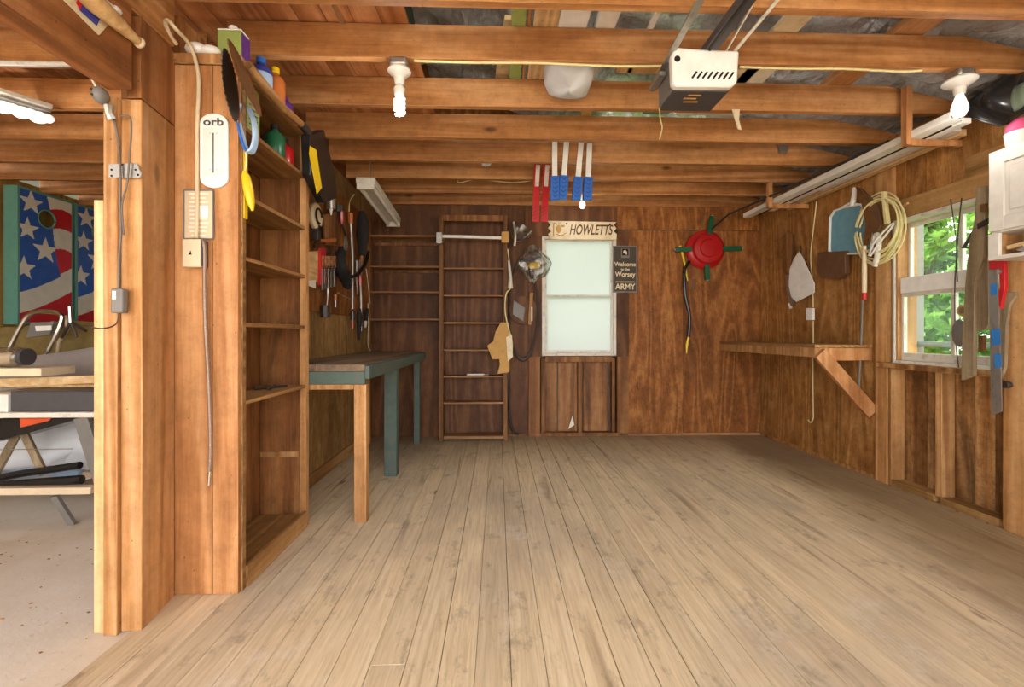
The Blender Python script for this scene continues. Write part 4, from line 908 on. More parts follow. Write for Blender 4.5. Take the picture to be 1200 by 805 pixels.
# ------------------------------------------------------------------ things stored on top of the joists
def stored(name, pxa, pxb, py, z, th, ya, yb, mat, label, cat, dx=0, bev=.004):
    a = P(pxa, py, 'Z', z); b = P(pxb, py, 'Z', z)
    return tag(MB().prism([(a.x, ya, z), (b.x, ya, z), (b.x+dx, yb, z), (a.x+dx, yb, z)], (0, 0, th)).build(name, mat, bev=bev), label, cat, 'things stored on the joists')
ZS = JT+.003
stored('long_box', 600, 617, 18, ZS, .06, 1.5, 2.9, M['lime'], 'slim green and white carton lying on the joists left of the pale board', 'box', 0)
stored('box_label', 606, 614, 18, ZS-.002, .001, 1.95, 2.29, M['whiteg'], 'white strip on the slim green carton', 'label', .02, 0) if False else None
stored('wood_plank', 619, 623, 18, ZS, .04, 1.4, 3.1, M['joist_y'], 'narrow dark plank lying between the green carton and the pale board', 'plank')
stored('wood_plank', 626.5, 656, 18, ZS, .03, 1.45, 3.0, M['paley'], 'wide pale board lying on the joists beside the white panels', 'plank')
stored('door_panel', 661, 696, 18, ZS, .03, 1.5, 2.75, M['whiteg'], 'wide smooth white panel on the joists above the white sack', 'panel', -.03)
stored('white_gutter', 705, 729, 18, ZS, .04, 1.5, 3.0, M['white'], 'white ribbed moulding on the joists left of the opener bracket', 'moulding', -.02)
stored('white_batten', 767, 774, 18, ZS, .02, 1.5, 2.7, M['whiteg'], 'narrow white batten on the joists above the door opener', 'batten')
stored('wood_plank', 590, 612, 84, ZS+.062, .03, 2.35, 3.2, M['paley'], 'short tan plank crossing behind the first full joist', 'plank', -.08)
stored('printed_board', 918, 950, 25, ZS, .02, 1.5, 2.9, M['cream'], 'pale printed board on the joists right of the door opener', 'board', -.02)
stored('wood_plank', 1068, 1103, 28, ZS, .05, 1.5, 2.85, M['joist_y'], 'orange timber lying on the joists between the foil folds', 'plank', -.02)
stored('grey_sheet', 872, 908, 84, ZS, .02, 2.38, 2.78, M['paper'], 'grey-white sheet on the joists right of the door opener', 'sheet')
stored('wood_plank', 712, 765, 80, ZS, .02, 2.36, 2.7, M['paley'], 'pale lumber piece on the joists left of the door opener', 'plank', .06)
stored('paper_sheet', 638, 682, 131, ZS, .02, 2.83, 3.15, M['cream'], 'pale cream slab seen between the second and third joists', 'sheet', -.03)
stored('wood_plank', 682, 694, 131, ZS, .02, 2.83, 3.6, M['card'], 'small tan block beside the cream slab on the joists', 'plank')
stored('teal_box', 746, 778, 131, ZS, .03, 2.83, 3.2, M['tealtrim'], 'teal box peeking over the joist below the door opener', 'box', .05)
stored('white_tray', 790, 868, 131, ZS, .03, 2.83, 3.2, M['dwhite'], 'long dirty white tray on the joists under the door opener', 'tray', .03)
stored('wood_plank', 300, 470, 10, 2.69, .02, .8, 1.2, M['deck'], 'x', 'plank') if False else None
p = P(670, 88, 'Y', 2.4)
t = thing('white_sack', (p.x, 2.50, 2.50), 'limp white sack bulging down between the first two joists', 'sack')
def sk(u, v):
    a = u*math.tau; w = [0, .06, .15, .165, .16, .15][0:]; zz = 2.475+v*.19
    r = .132*(1-(1-v)**9)+.0; n = 1+.07*noise.noise(Vector((math.cos(a)*2, math.sin(a)*2, v*3)))
    e = 2.6; ca, sa = math.cos(a), math.sin(a)
    return (p.x+.01+math.copysign(abs(ca)**.55, ca)*r*n, 2.545+math.copysign(abs(sa)**.55, sa)*r*1.35*n, zz-.02*math.sin(a+1)*(1-v))
MB().grid(sk, 36, 14).build('bag', M['tarp'], t)
for (a, b, la) in ((497, 3.0, 'foil'),): pass
tag(MB().tube(arc(P(520, 130, 'Y', 2.9)+V(0, .1, .12), .05, 0, 6, 20, (1,0,0), (0,1,0)), .012, 6).build('cable_loop', M['dark']), 'dark loop of cable above the third joist', 'cable')

# straps / clamps hanging from the joists in front of the name board
def bar_clamp(px0, py0, px1, py1, y, label, kind):
    a = P(px0, py0, 'Y', y); b = P(px1, py1, 'Y', y); m = a.lerp(b, .6)
    if kind == 'b':
        t = thing('hanging_clamp', tuple(a), label, 'clamp', 'white and blue hanging clamps')
        MB().bar(a, m, .012, .042, (1,0,0)).build('bar', M['whiteg'], t, bev=.002)
        q = MB().bar(m+V(0,-.004,0), b, .05, .07, (1,0,0)).build('sleeve', M['blue'], t, bev=.006)
        mb = MB(); d = b-m
        for k in range(5):
            c = m+d*(.14+k*.18)+V(0, -.031, 0); mb.tube([c+V(-.02, 0, .008), c+V(0, 0, -.008), c+V(.02, 0, .008)], .0035, 5)
        mb.build('grip_marks', M['printb'], q)
    else:
        t = thing('hanging_clamp', tuple(a), label, 'clamp', 'red hanging clamps')
        MB().bar(a, b, .018, .058, (1,0,0)).build('bar', M['redd'], t, bev=.003)
        MB().bar(a.lerp(b, .07)+V(.005,-.012,0), a.lerp(b, .42)+V(.0,-.012,0), .006, .034, (1,0,0)).build('label', M['dwhite'], t)
        mb = MB()
        for k in range(4):
            c = a.lerp(b, .77+k*.06)+V(0, -.011, 0); mb.bar(c+V(-.024, 0, -.012), c+V(.014, 0, .012), .004, .009, (0,1,0))
        mb.build('teeth', M['signdark'], t)
bar_clamp(650, 165, 650, 235, 3.60, 'white bar clamp with a blue sleeve, leftmost of the four over the window', 'b')
bar_clamp(664, 165, 659, 234, 3.61, 'tilted white and blue clamp, second from the left of the four', 'b')
bar_clamp(681, 167, 675, 235, 3.60, 'tilted white and blue clamp, third from the left of the four', 'b')
bar_clamp(691, 168, 688, 235, 3.61, 'white and blue clamp right above the small globe bulb', 'b')
bar_clamp(630, 189, 627.5, 260, 3.93, 'red toothed clamp left of its twin by the blue clamps', 'r')
bar_clamp(641, 189, 637.5, 260, 3.93, 'red toothed clamp nearer the blue clamps', 'r')
tag(MB().bar(P(645, 163, 'Y', 3.60), P(695, 165, 'Y', 3.60), .03, .02).build('clamp_rack', M['pale']), 'short pale batten on the joist from which the blue clamps hang', 'batten')
tag(MB().bar(P(624, 189, 'Y', 3.93), P(646, 189, 'Y', 3.93), .035, .02).build('clamp_rack', M['redd']), 'red rail on the joist holding the red clamps', 'rail')
tag(MB().grid(crump(P(569, 190, 'Y', 4.03), .045, .03, .03, 3, .4), 10, 8).build('rag', M['tarp'], smooth=False), 'small pale rag caught under a far joist', 'rag')
tag(MB().prism([P(a, b, 'Y', 3.62) for a, b in ((912, 168), (925, 168), (922, 179), (914, 179))], (0, .02, 0)).build('metal_tab', M['steel']), 'small grey metal tab hanging from the joist right of the opener', 'tab')

# ------------------------------------------------------------------ things on and around the posts
Y0 = 1.95
def q_(px, py, y=Y0): return P(px, py, 'Y', y)
a = q_(235, 133, 1.955); b = q_(268, 221, 1.955)
t = thing('wall_thermometer', ((a.x+b.x)/2, 1.955, b.z), 'white round-ended thermometer screwed to the shelf end panel', 'thermometer')
xc_ = (a.x+b.x)/2; w_ = (b.x-a.x)/2; h_ = a.z-b.z
pl = [(xc_+w_*math.cos(k/12*math.pi), 1.948, a.z-w_*.75+w_*.75*math.sin(k/12*math.pi)) for k in range(13)]+[(xc_-w_*math.cos(k/12*math.pi), 1.948, b.z+w_*.75-w_*.75*math.sin(k/12*math.pi)) for k in range(13)]
MB().prism(pl, (0, .013, 0)).build('plate', M['whiteg'], t, bev=.003)
MB().box(xc_-w_*.75, xc_+w_*.75, 1.9465, 1.948, b.z+h_*.16, a.z-h_*.2).build('scale_panel', M['white'], t)
mb = MB().box(xc_-.0018, xc_+.0018, 1.944, 1.947, b.z+h_*.20, a.z-h_*.27)
for s_ in (-1, 1): mb.box(xc_+s_*.013-.003, xc_+s_*.013+.003, 1.9455, 1.947, b.z+h_*.24, b.z+h_*.245).box(xc_+s_*.013-.003, xc_+s_*.013+.003, 1.9455, 1.947, a.z-h_*.275, a.z-h_*.27)
mb.build('tube', M['dark'], t)
text('orb', t, (xc_, 1.946, a.z-h_*.125), .045, M['dark'], (math.pi/2, 0, 0), sx=1.3)
a = q_(216, 223, 1.958); b = q_(250, 280, 1.958)
t = thing('instruction_plate', ((a.x+b.x)/2, 1.957, b.z), 'small framed notice under clear cover below the thermometer', 'notice')
MB().box(a.x, b.x, 1.956, 1.961, b.z, a.z).build('plate', M['ivory'], t, bev=.001)
mb = MB(); rr = random.Random(2)
for k in range(11): 
    z = a.z-.012-k*.0175; mb.box(a.x+.03-rr.uniform(0, .012), b.x-.03+rr.uniform(0, .012), 1.9548, 1.956, z-.006, z)
mb.build('print', M['paper'], t); MB().box(a.x+.055, b.x-.02, 1.9543, 1.9548, a.z-.115, a.z-.065).build('sticker', M['whiteg'], t)
mb = MB()
for x in (a.x, b.x): mb.box(x-.003, x+.003, 1.953, 1.961, b.z, a.z)
for z in (a.z, b.z): mb.box(a.x, b.x, 1.953, 1.961, z-.003, z+.003)
mb.build('frame', M['grey'], t)
a = q_(214, 280, 1.92); b = q_(232, 313, 1.92)
t = thing('switch_box', ((a.x+b.x)/2, 1.95, b.z), 'tan surface-mounted electrical box on the shelf end panel', 'switch box')
MB().box(a.x, b.x+.012, 1.915, 1.961, b.z, a.z).build('box', M['ivory'], t, bev=.004)
MB().box(b.x-.001, b.x+.016, 1.92, 1.961, b.z+.004, a.z-.004).build('side', M['dark'], t)
MB().prism([(a.x+.026, 1.9145, b.z+.05), (a.x+.04, 1.9145, b.z+.05), (a.x+.036, 1.9145, b.z+.068)], (0, .002, 0)).build('toggle', M['black'], t)
tag(MB().tube(spline([q_(207, 52, 1.93), q_(200, 42, 1.9), q_(194, 28, 1.86), q_(197, 24, 1.84), q_(206, 34, 1.84), q_(222, 52, 1.92), q_(230, 75, 1.935), q_(233, 100, 1.94), q_(231, 150, 1.945), q_(231, 200, 1.945), q_(231, 240, 1.945), q_(230, 279, 1.935)]), .0075, 8).build('power_cable', M['wire']), 'cream cable looping from the beam down to the tan electrical box', 'cable')
pts = [q_(232, 284, 1.935), q_(237, 282, 1.93), q_(240, 292, 1.93), q_(240, 330, 1.935), q_(241, 380, 1.935), q_(244, 430, 1.935), q_(246, 480, 1.935), q_(247, 530, 1.935), q_(245.5, 552, 1.935)]
t = thing('hanging_cable', tuple(pts[-1]), 'long braided grey-brown cable hanging from the electrical box almost to the floor', 'cable')
MB().tube(spline(pts), [.0085]*len(spline(pts)), 8).build('cable', M['cable'], t); MB().tube([q_(246, 550, 1.935), q_(244.5, 569, 1.935)], .006, 8).build('tip', M['chrome'], t)
p = q_(229, 47, 1.97)
t = thing('junction_cover', tuple(p), 'rounded white plastic junction cover on the ledge over the thermometer', 'cover')
MB().sph(V(p.x, 1.975, 2.313), (.045, .03, .027), 16).sph(V(p.x+.055, 1.98, 2.308), (.045, .03, .022), 16).build('cover', M['whiteg'], t)
# wires, outlet and metal plate on the big post
yp = 1.715
t = thing('tie_plate', tuple(q_(145, 200, yp)), 'galvanised nail plate across the big post', 'metal plate')
MB().prism([q_(a, b, yp) for a, b in ((127, 192), (160, 191), (165, 203), (164, 208), (127, 208))], (0, .006, 0)).build('plate', M['steel'], t, bev=.001)
mb = MB()
for a, b in ((131, 199), (131, 206), (143, 193), (159, 199), (162, 205)): mb.lathe([(0, 0), (.004, 0), (.004, .002), (0, .002)], q_(a, b, yp), (0,-1,0), 8)
mb.build('nail', M['black'], t)
t = thing('plug_adapter', tuple(q_(119, 115, 1.68)), 'grey round lamp socket plugged in at the top of the big post', 'adapter')
c = q_(118, 112, 1.66); MB().sph(c, (.024, .03, .030), 14).build('head', M['grey'], t)
MB().sph(c+V(-.008, -.028, .008), .004, 8).sph(c+V(-.006, -.028, -.010), .004, 8).build('slots', M['black'], t)
MB().tube([c+V(.01, .02, -.02), q_(128, 132, 1.69), q_(132, 140, 1.70)], [.018, .013, .017], 8).build('neck', M['steel'], t)
MB().tube([c+V(-.01, 0, .02), q_(108, 93, 1.66)], .004, 6).build('cord', M['dwhite'], t)
t = thing('extension_cord', tuple(q_(140, 300, 1.70)), 'two brown cords running down the face of the big post to a box', 'cord')
MB().tube(spline([q_(133, 138, 1.705), q_(138, 160, 1.712), q_(141, 200, 1.706), q_(141, 240, 1.712), q_(142, 270, 1.712), q_(140, 300, 1.712), q_(139, 340, 1.712)]), .0045, 6).tube(spline([q_(141, 136, 1.712), q_(152, 137, 1.712), q_(154, 155, 1.712), q_(152, 180, 1.705), q_(149, 215, 1.706), q_(143, 240, 1.712), q_(145, 275, 1.712)]), .003, 6).build('cord', M['wiregrey'], t)
MB().tube(spline([q_(139, 368, 1.70), q_(137, 378, 1.70), q_(130, 383, 1.68), q_(118, 385, 1.66), q_(105, 383, 1.7)]), .0025, 6).build('tail', M['iron'], t)
a = q_(132, 338, 1.70); b = q_(146, 367, 1.70)
t = thing('cord_box', ((a.x+b.x)/2, 1.71, b.z), 'small grey power box hanging on the big post at the end of the cords', 'power box')
MB().box(a.x, b.x, 1.69, 1.718, b.z, a.z).build('box', M['grey'], t, bev=.005); MB().box(a.x+.008, a.x+.022, 1.687, 1.69, a.z-.04, a.z-.01).build('label', M['dwhite'], t)

# baseball bat and flag packet on the beam
t = thing('baseball_bat', tuple(P(150, 35, 'X', -1.29)), 'pale wooden baseball bat lying along the upper beam', 'bat')
MB().tube([P(x, y, 'X', -1.285) for x, y in ((80, -28), (95, -14), (112, 4), (135, 24), (152, 40), (159, 46), (162, 48.5))], [.031, .033, .032, .026, .018, .015, .014], 14).build('barrel', M['pale'], t)
e_ = P(162, 48, 'X', -1.285); MB().sph(e_+V(0, .006, -.002), (.02, .012, .02), 12).build('knob', M['ivory'], t)
t = thing('flag_packet', tuple(P(110, 20, 'X', -1.31)), 'clear packet with a blue and red print hanging from the beam', 'packet')
pk = [P(a, b, 'X', -1.318) for a, b in ((70, -4), (115, 41), (128, 26), (94, -12))]
MB().prism(pk, (.004, 0, 0)).build('pouch', M['cream'], t)
MB().prism([P(a, b, 'X', -1.311) for a, b in ((93, 12), (96, 5), (117, 21), (113, 30))], (.002, 0, 0)).build('print', M['printb'], t)
MB().prism([P(a, b, 'X', -1.311) for a, b in ((89, 3), (92, -3), (120, 18), (117.5, 21), (96, 4.5), (93, 11))], (.002, 0, 0)).build('print', M['redd'], t)
tag(MB().tube(spline([P(a, b, 'X', -1.30) for a, b in ((118, -4), (130, 6), (137, 12))]), .006, 6).sph(P(137, 12, 'X', -1.30), (.012, .02, .012), 8).build('hook_cord', M['whiteg']), 'white cord end hooked above the baseball bat', 'cord')

# saw blades, strap and stuff on the top rail of the shelving
def sawblade(c, r, ax, teeth, mat, t, nm='blade'):
    c = Vector(c); ax = Vector(ax).normalized(); a = ax.cross(V(0,0,1)).normalized(); b = ax.cross(a); pts = []
    for k in range(teeth*2):
        w = math.tau*k/(teeth*2); rr_ = r if k % 2 else r*.91
        pts.append(c+a*math.cos(w)*rr_+b*math.sin(w)*rr_)
    return MB().prism(pts, ax*.003).build(nm, mat, t, smooth=False)
c = P(270, 101, 'X', -1.06)
tag(sawblade(c, .130, (.94, .28, .05), 34, M['iron'], None, 'circular_saw'), 'rusty toothed saw disc hung nearest the thermometer', 'saw disc')
c = P(287, 93, 'X', -1.02)
tag(sawblade(c, .140, (.93, .16, .30), 40, M['rust'], None, 'circular_saw'), 'brown toothed saw disc in front of the slanting tool handle', 'saw disc')
t = thing('garden_hoe', tuple(P(335, 120, 'Y', 2.4)), 'wooden tool handle slanting down behind the rusty saw blades', 'tool handle')
MB().tube([P(291, 76, 'X', -1.05), P(305, 95, 'X', -1.05), P(330, 125, 'X', -1.05), P(356, 148, 'X', -1.05)], [.018, .022, .02, .016], 10).build('handle', M['shelfw'], t)
MB().tube([P(353, 145, 'X', -1.05), P(361, 155, 'X', -1.05)], .022, 10).build('ferrule', M['iron'], t)
t = thing('blue_strap', tuple(P(290, 175, 'Y', 2.0)), 'blue and white looped strap hanging below the saw blades', 'strap')
ys = 1.985
MB().tube(spline([q_(a, b, ys) for a, b in ((281, 122), (280, 140), (284, 160), (289, 176), (295, 177), (299, 165), (298, 145), (292, 128))]), .009, 6, flat=2.2).build('loop', M['bluel'], t)
MB().tube(spline([q_(a, b, ys-.018) for a, b in ((278, 122), (278, 142), (283, 164), (288, 177))]), .006, 6).build('edge', M['blue'], t)
t = thing('yellow_float', tuple(q_(290, 240, 1.99)), 'yellow banana-shaped float hanging on a string at the shelf corner', 'float')
MB().tube([q_(a, b, 1.99) for a, b in ((286, 200), (288, 207), (291, 222), (294, 238), (296, 247))], [.006, .018, .021, .016, .005], 12).build('body', M['yellow'], t)
MB().tube([q_(288, 178, 1.98), q_(289, 190, 1.985), q_(287, 201, 1.99)], .0035, 6).build('string', M['rope'], t)
# containers on top
def can(px, y, z, w, d, h, mats, name, label, cat, capr=.02, x=None):
    c = P(px, 100, 'Y', y); xx = x if x is not None else c.x
    t = thing(name, (xx, y, z), label, cat)
    MB().box(xx-w/2, xx+w/2, y-d/2, y+d/2, z, z+h).build('body', mats[0], t, bev=.008)
    if len(mats) > 2: MB().box(xx+w/2-.001, xx+w/2+.0015, y-d/2+.004, y+d/2-.004, z+.01, z+h-.01).build('side_label', mats[2], t)
    MB().box(xx-w/2+.002, xx+w/2-.002, y-d/2+.002, y+d/2-.002, z+h, z+h+.006).build('rim', M['whiteg'], t, bev=.002)
    MB().lathe([(capr, 0), (capr, .022), (capr*.85, .026)], V(xx, y, z+h+.006), (0,0,1), 16).build('cap', mats[1], t)
    return t
zt0 = 2.264
def at_x(px, y): return P(px, 60, 'Y', y).x
can(0, 2.03, 2.288, .105, .07, .125, (M['lime'], M['whiteg'], M['purple']), 'fluid_can', 'flat green can with a purple side and white cap on the top ledge', 'can', .02, at_x(269, 2.0))
def bottle(px, y, r, h, mat, capm, label, name='spray_bottle', z=zt0, lab=None):
    x = at_x(px, y); t = thing(name, (x, y, z), label, 'bottle', 'containers on top of the shelving')
    MB().lathe([(r*.9, 0), (r, .01), (r, h*.7), (r*.7, h*.82), (r*.35, h*.88), (r*.3, h*.95)], V(x, y, z), (0,0,1), 18).build('body', mat, t)
    MB().lathe([(r*.42, h*.93), (r*.42, h*1.08), (r*.3, h*1.1)], V(x, y, z), (0,0,1), 14).build('cap', capm, t)
    if lab: MB().lathe([(r*1.01, h*.15), (r*1.015, h*.6)], V(x, y, z), (0,0,1), 18).build('label', lab, t)
bottle(306, 2.26, .05, .17, M['printb'], M['blue'], 'blue and white bottle behind the slanting tool handle', lab=M['bluel'])
bottle(323, 2.36, .045, .18, M['copper'], M['yellow'], 'orange bottle with a yellow cap on top of the shelving')
bottle(334, 2.50, .04, .11, M['purple'], M['purple'], 'short purple bottle on top of the shelving')
bottle(342, 2.68, .045, .10, M['dark'], M['card'], 'squat dark jar with a tan lid on top of the shelving', 'jar')
bottle(356, 2.86, .05, .10, M['redwood'], M['iron'], 'dark red jar at the far end of the top rail', 'jar')
# inside upper shelf
x0 = -1.15
t = thing('striped_carton', (x0, 2.1, 2.012), 'tall yellow-green striped carton on the uppermost inside shelf', 'carton')
MB().box(-1.17, -1.115, 2.06, 2.17, 2.012, 2.225).build('body', M['lime'], t, bev=.002)
mb = MB()
for k in range(6): mb.bar((-1.114, 2.08, 2.05+k*.022), (-1.114, 2.15, 2.062+k*.022), .002, .006)
mb.build('stripe', M['printb'], t)
MB().tube([(-1.14, 2.12, 2.215), (-1.14, 2.12, 2.235)], .015, 10).build('cap', M['green'], t)
bottle(322, 2.40, .05, .16, M['green'], M['black'], 'dark green bottle standing on the uppermost inside shelf', 'bottle', 2.012)
bottle(334, 2.55, .045, .15, M['red'], M['black'], 'dark red bottle standing on the uppermost inside shelf', 'bottle', 2.012)
t = thing('battery_charger', (-1.02, 2.85, 1.9), 'black battery charger case with a yellow label hung past the shelving', 'charger')
b_ = [P(a, b, 'X', -1.085) for a, b in ((352, 158), (370, 152), (384, 205), (386, 232), (371, 238), (354, 205))]
MB().prism(b_, (.05, 0, 0)).build('case', M['black'], t, bev=.006)
MB().prism([P(a, b, 'X', -1.03) for a, b in ((363, 171), (370, 176), (376.5, 220), (371, 227), (362, 180))], (.004, 0, 0)).build('label', M['yellow'], t)
MB().tube(spline([P(a, b, 'X', -1.05) for a, b in ((369, 154), (378, 172), (384, 197), (383, 212))]), .005, 6).build('handle', M['iron'], t)

# ------------------------------------------------------------------ tools on the left wall above the bench
TX = -1.325
def tp(px, py, x=TX): return P(px, py, 'X', x)
GT = 'tools hung on the left wall'
def tool(name, px, py, label, cat): return thing(name, tuple(tp(px, py)), label, cat, GT)
def long_tool(name, q, r, mats, label, cat, split=.45, x=-1.30, headq=None, hr=.02, flat=1):
    t = thing(name, tuple(tp(*q[0])), label, cat, GT)
    pts = spline([tp(a, b, x) for a, b in q]); k = max(2, int(len(pts)*split))
    MB().tube(pts[:k], r, 8, flat=flat).build('handle', mats[0], t)
    MB().tube(pts[k-1:], r*.6, 8, flat=flat).build('shaft', mats[1], t)
    if headq: MB().tube([tp(a, b, x) for a, b in headq], hr, 8).build('head', mats[2] if len(mats) > 2 else mats[1], t)
    return t
t = tool('tape_reel', 366, 253, 'pale round-cornered reel hung beside the shelf stile', 'reel')
c = tp(366, 253, -1.28); MB().lathe([(0, 0), (.085, 0), (.09, .01), (.09, .03), (.08, .04), (0, .04)], c, (1,0,.0), 24).build('case', M['cream'], t)
MB().tube(arc(c+V(.045, 0, 0), .05, 0, 5, 20, (0,1,0), (0,0,1)), .008, 6).build('ring', M['black'], t)
t = tool('caulk_gun', 388, 220, 'grey cylinder of a caulking gun hung at the top of the tool wall', 'caulk gun')
MB().tube([tp(387, 208, -1.27), tp(388, 245, -1.27)], .035, 14).build('tube', M['steel'], t); MB().tube([tp(388, 245, -1.27), tp(388, 252, -1.27)], [.014, .005], 8).build('nozzle', M['whiteg'], t)
t = tool('hand_saw', 385, 270, 'wide wooden saw case hung point up above the row of chisels', 'saw')
MB().prism([tp(a, b, -1.30) for a, b in ((376, 252), (392, 247), (396, 278), (394, 288), (379, 287))], (.02, 0, 0)).build('blade_cover', M['redwood'], t, bev=.003)
t = tool('claw_hammer', 383, 282, 'wooden-handled hammer hung sideways under the saw case', 'hammer')
MB().tube([tp(373, 282, -1.26), tp(382, 282, -1.26), tp(392, 281, -1.26)], [.012, .014, .017], 10).build('handle', M['copper'], t)
MB().box(*[v for v in (-1.28, -1.24, tp(371, 280, -1.26).y-.03, tp(371, 280, -1.26).y+.03, tp(371, 280).z-.05, tp(371, 280).z+.07)]).build('head', M['iron'], t, bev=.006)
tag(MB().prism([tp(a, b, -1.29) for a, b in ((373, 291), (379, 291), (378, 332), (372, 334))], (.02, 0, 0)).build('level', M['redd'], bev=.002), 'red upright level hung by the cream board on the tool wall', 'level', GT)
tag(MB().prism([tp(a, b, -1.30) for a, b in ((360, 295), (371, 294), (371, 330), (360, 333))], (.012, 0, 0)).build('clipboard', M['paley'], bev=.002), 'plain cream board hung beside the shelf stile', 'board', GT)
tag(MB().prism([tp(a, b, -1.29) for a, b in ((361, 329), (369, 328), (369, 338), (362, 335))], (.006, 0, 0)).build('note', M['paper']), 'small white paper below the cream board', 'paper', GT)
t = tool('tool_rack', 384, 314, 'thin dark strip rack holding the chisels', 'rack')
MB().bar(tp(377, 313, -1.28), tp(395, 312, -1.28), .03, .02).build('rail', M['iron'], t)
for k, px in enumerate((378, 381.5, 385, 388.5, 392)):
    t = thing('chisel', tuple(tp(px, 330)), 'long flat steel chisel, number %s from the left in the rack under the hammer' % ('one', 'two', 'three', 'four', 'five')[k], 'chisel', GT)
    MB().bar(tp(px, 300, -1.27), tp(px, 314, -1.27), .02, .02).build('handle', M['shelfx'], t, bev=.004)
    MB().bar(tp(px, 315, -1.27), tp(px, 340-k, -1.27), .03, .006).build('blade', M['tool'] if k % 2 else M['steel'], t, bev=.001)
long_tool('mallet', ((384, 336), (384, 348), (383, 360)), .008, (M['steel'], M['steel'], M['iron']), 'steel square-headed hammer hanging head down below the chisels', 'hammer', headq=((381, 358), (381, 372)), hr=.035)
long_tool('screwdriver', ((393, 345), (393, 352), (393, 360)), .012, (M['copper'], M['steel']), 'orange-handled screwdriver below the chisel rack', 'screwdriver', .6)
long_tool('metal_file', ((396, 343), (403, 347), (411, 350)), .009, (M['shelfw'], M['steel']), 'file hung almost level beside the steel hammer', 'metal_file')
long_tool('steel_rod', ((411, 250), (411, 262), (412, 280), (413, 300), (413, 330), (413, 362)), .022, (M['copper'], M['tool']), 'long steel rod with an orange wooden grip on the tool wall', 'rod', .25)
long_tool('pliers', ((400, 245), (401, 262), (405, 275)), .018, (M['red'], M['iron'], M['iron']), 'red-handled pliers next to the orange grip', 'pliers', .6, headq=((399, 240), (400, 247)), hr=.026)
long_tool('pliers', ((396, 248), (395, 262), (397, 272)), .016, (M['black'], M['iron'], M['iron']), 'black-handled pliers left of the red ones', 'pliers', .6, headq=((396, 240), (396, 248)), hr=.022)
t = tool('work_belt', 405, 330, 'dark leather tool belt bundle hanging on the tool wall', 'tool belt')
MB().tube(spline([tp(a, b, -1.25) for a, b in ((401, 290), (398, 310), (404, 325), (408, 338))]), [.03, .03, .04, .045, .04, .05, .055, .06, .05, .055, .06, .05, .05, .05, .04, .04, .04, .03, .02][:19], 10, flat=.6).build('pouch', M['bag'], t)
MB().tube(spline([tp(a, b, -1.24) for a, b in ((404, 325), (418, 322), (428, 308), (432, 295))]), .016, 8).build('strap', M['black'], t)
MB().tube(arc(tp(405, 286, -1.22), (.03, .05), 0, 6.1, 16, (0,1,0), (0,0,1)), .008, 6).build('buckle', M['tool'], t)
t = tool('whisk_broom', 424, 275, 'large dark brush hung bristles up near the far end of the tool wall', 'brush')
MB().tube([tp(a, b, -1.26) for a, b in ((424, 247), (425, 258), (425, 275), (424, 300))], [.02, .055, .06, .03], 12, flat=.5).build('bristles', M['bag'], t); MB().tube([tp(424, 300, -1.26), tp(423, 322, -1.26)], .014, 8).build('handle', M['shelfx'], t)
long_tool('pipe_wrench', ((422, 312), (422, 330), (423, 350), (423, 388)), .022, (M['red'], M['tool']), 'red-gripped long steel wrench hanging near the corner', 'wrench', .45, headq=((422, 305), (422, 314)), hr=.026)
long_tool('pry_bar', ((418, 305), (418, 330), (419, 345)), .009, (M['tool'], M['tool']), 'thin bright pry bar left of the red-gripped wrench', 'pry bar')
long_tool('wire_hanger', ((429, 315), (431, 330), (434, 356)), .005, (M['dwhite'], M['dwhite']), 'thin pale wire hanging furthest along the tool wall', 'wire')
long_tool('wire_hook', ((415, 228), (410, 236), (409, 248)), .006, (M['rope'], M['rope']), 'bent pale wire hook above the orange grip', 'hook')
long_tool('tin_snips', ((366, 265), (370, 275), (368, 290)), .014, (M['dark'], M['iron']), 'dark snips hung under the pale reel', 'snips')
long_tool('spanner', ((374, 262), (374, 275), (375, 284)), .010, (M['steel'], M['steel'], M['steel']), 'short steel spanner left of the saw case', 'spanner', headq=((374, 258), (374, 264)), hr=.02)
long_tool('tool_pouch', ((430, 362), (429, 372), (428, 384)), .022, (M['bag'], M['dwhite']), 'dark pouch hanging lowest beside the long wrench', 'pouch', .7)
long_tool('spanner', ((413, 365), (413, 385)), .018, (M['black'], M['red']), 'black tool with a red lower end against the tool wall corner', 'tool', .6)
for k, (px, py) in enumerate(((384, 300), (389, 297), (393, 301))):
    t = thing('hex_key', tuple(tp(px, py)), 'small dark bent key, %s of the three above the chisel rack' % ('left', 'middle', 'right')[k], 'key', GT)
    MB().tube(spline([tp(px, py-8, -1.29), tp(px-1, py, -1.29), tp(px, py+4, -1.29), tp(px+2, py+5, -1.29)]), .006, 6).build('rod', M['iron'], t)

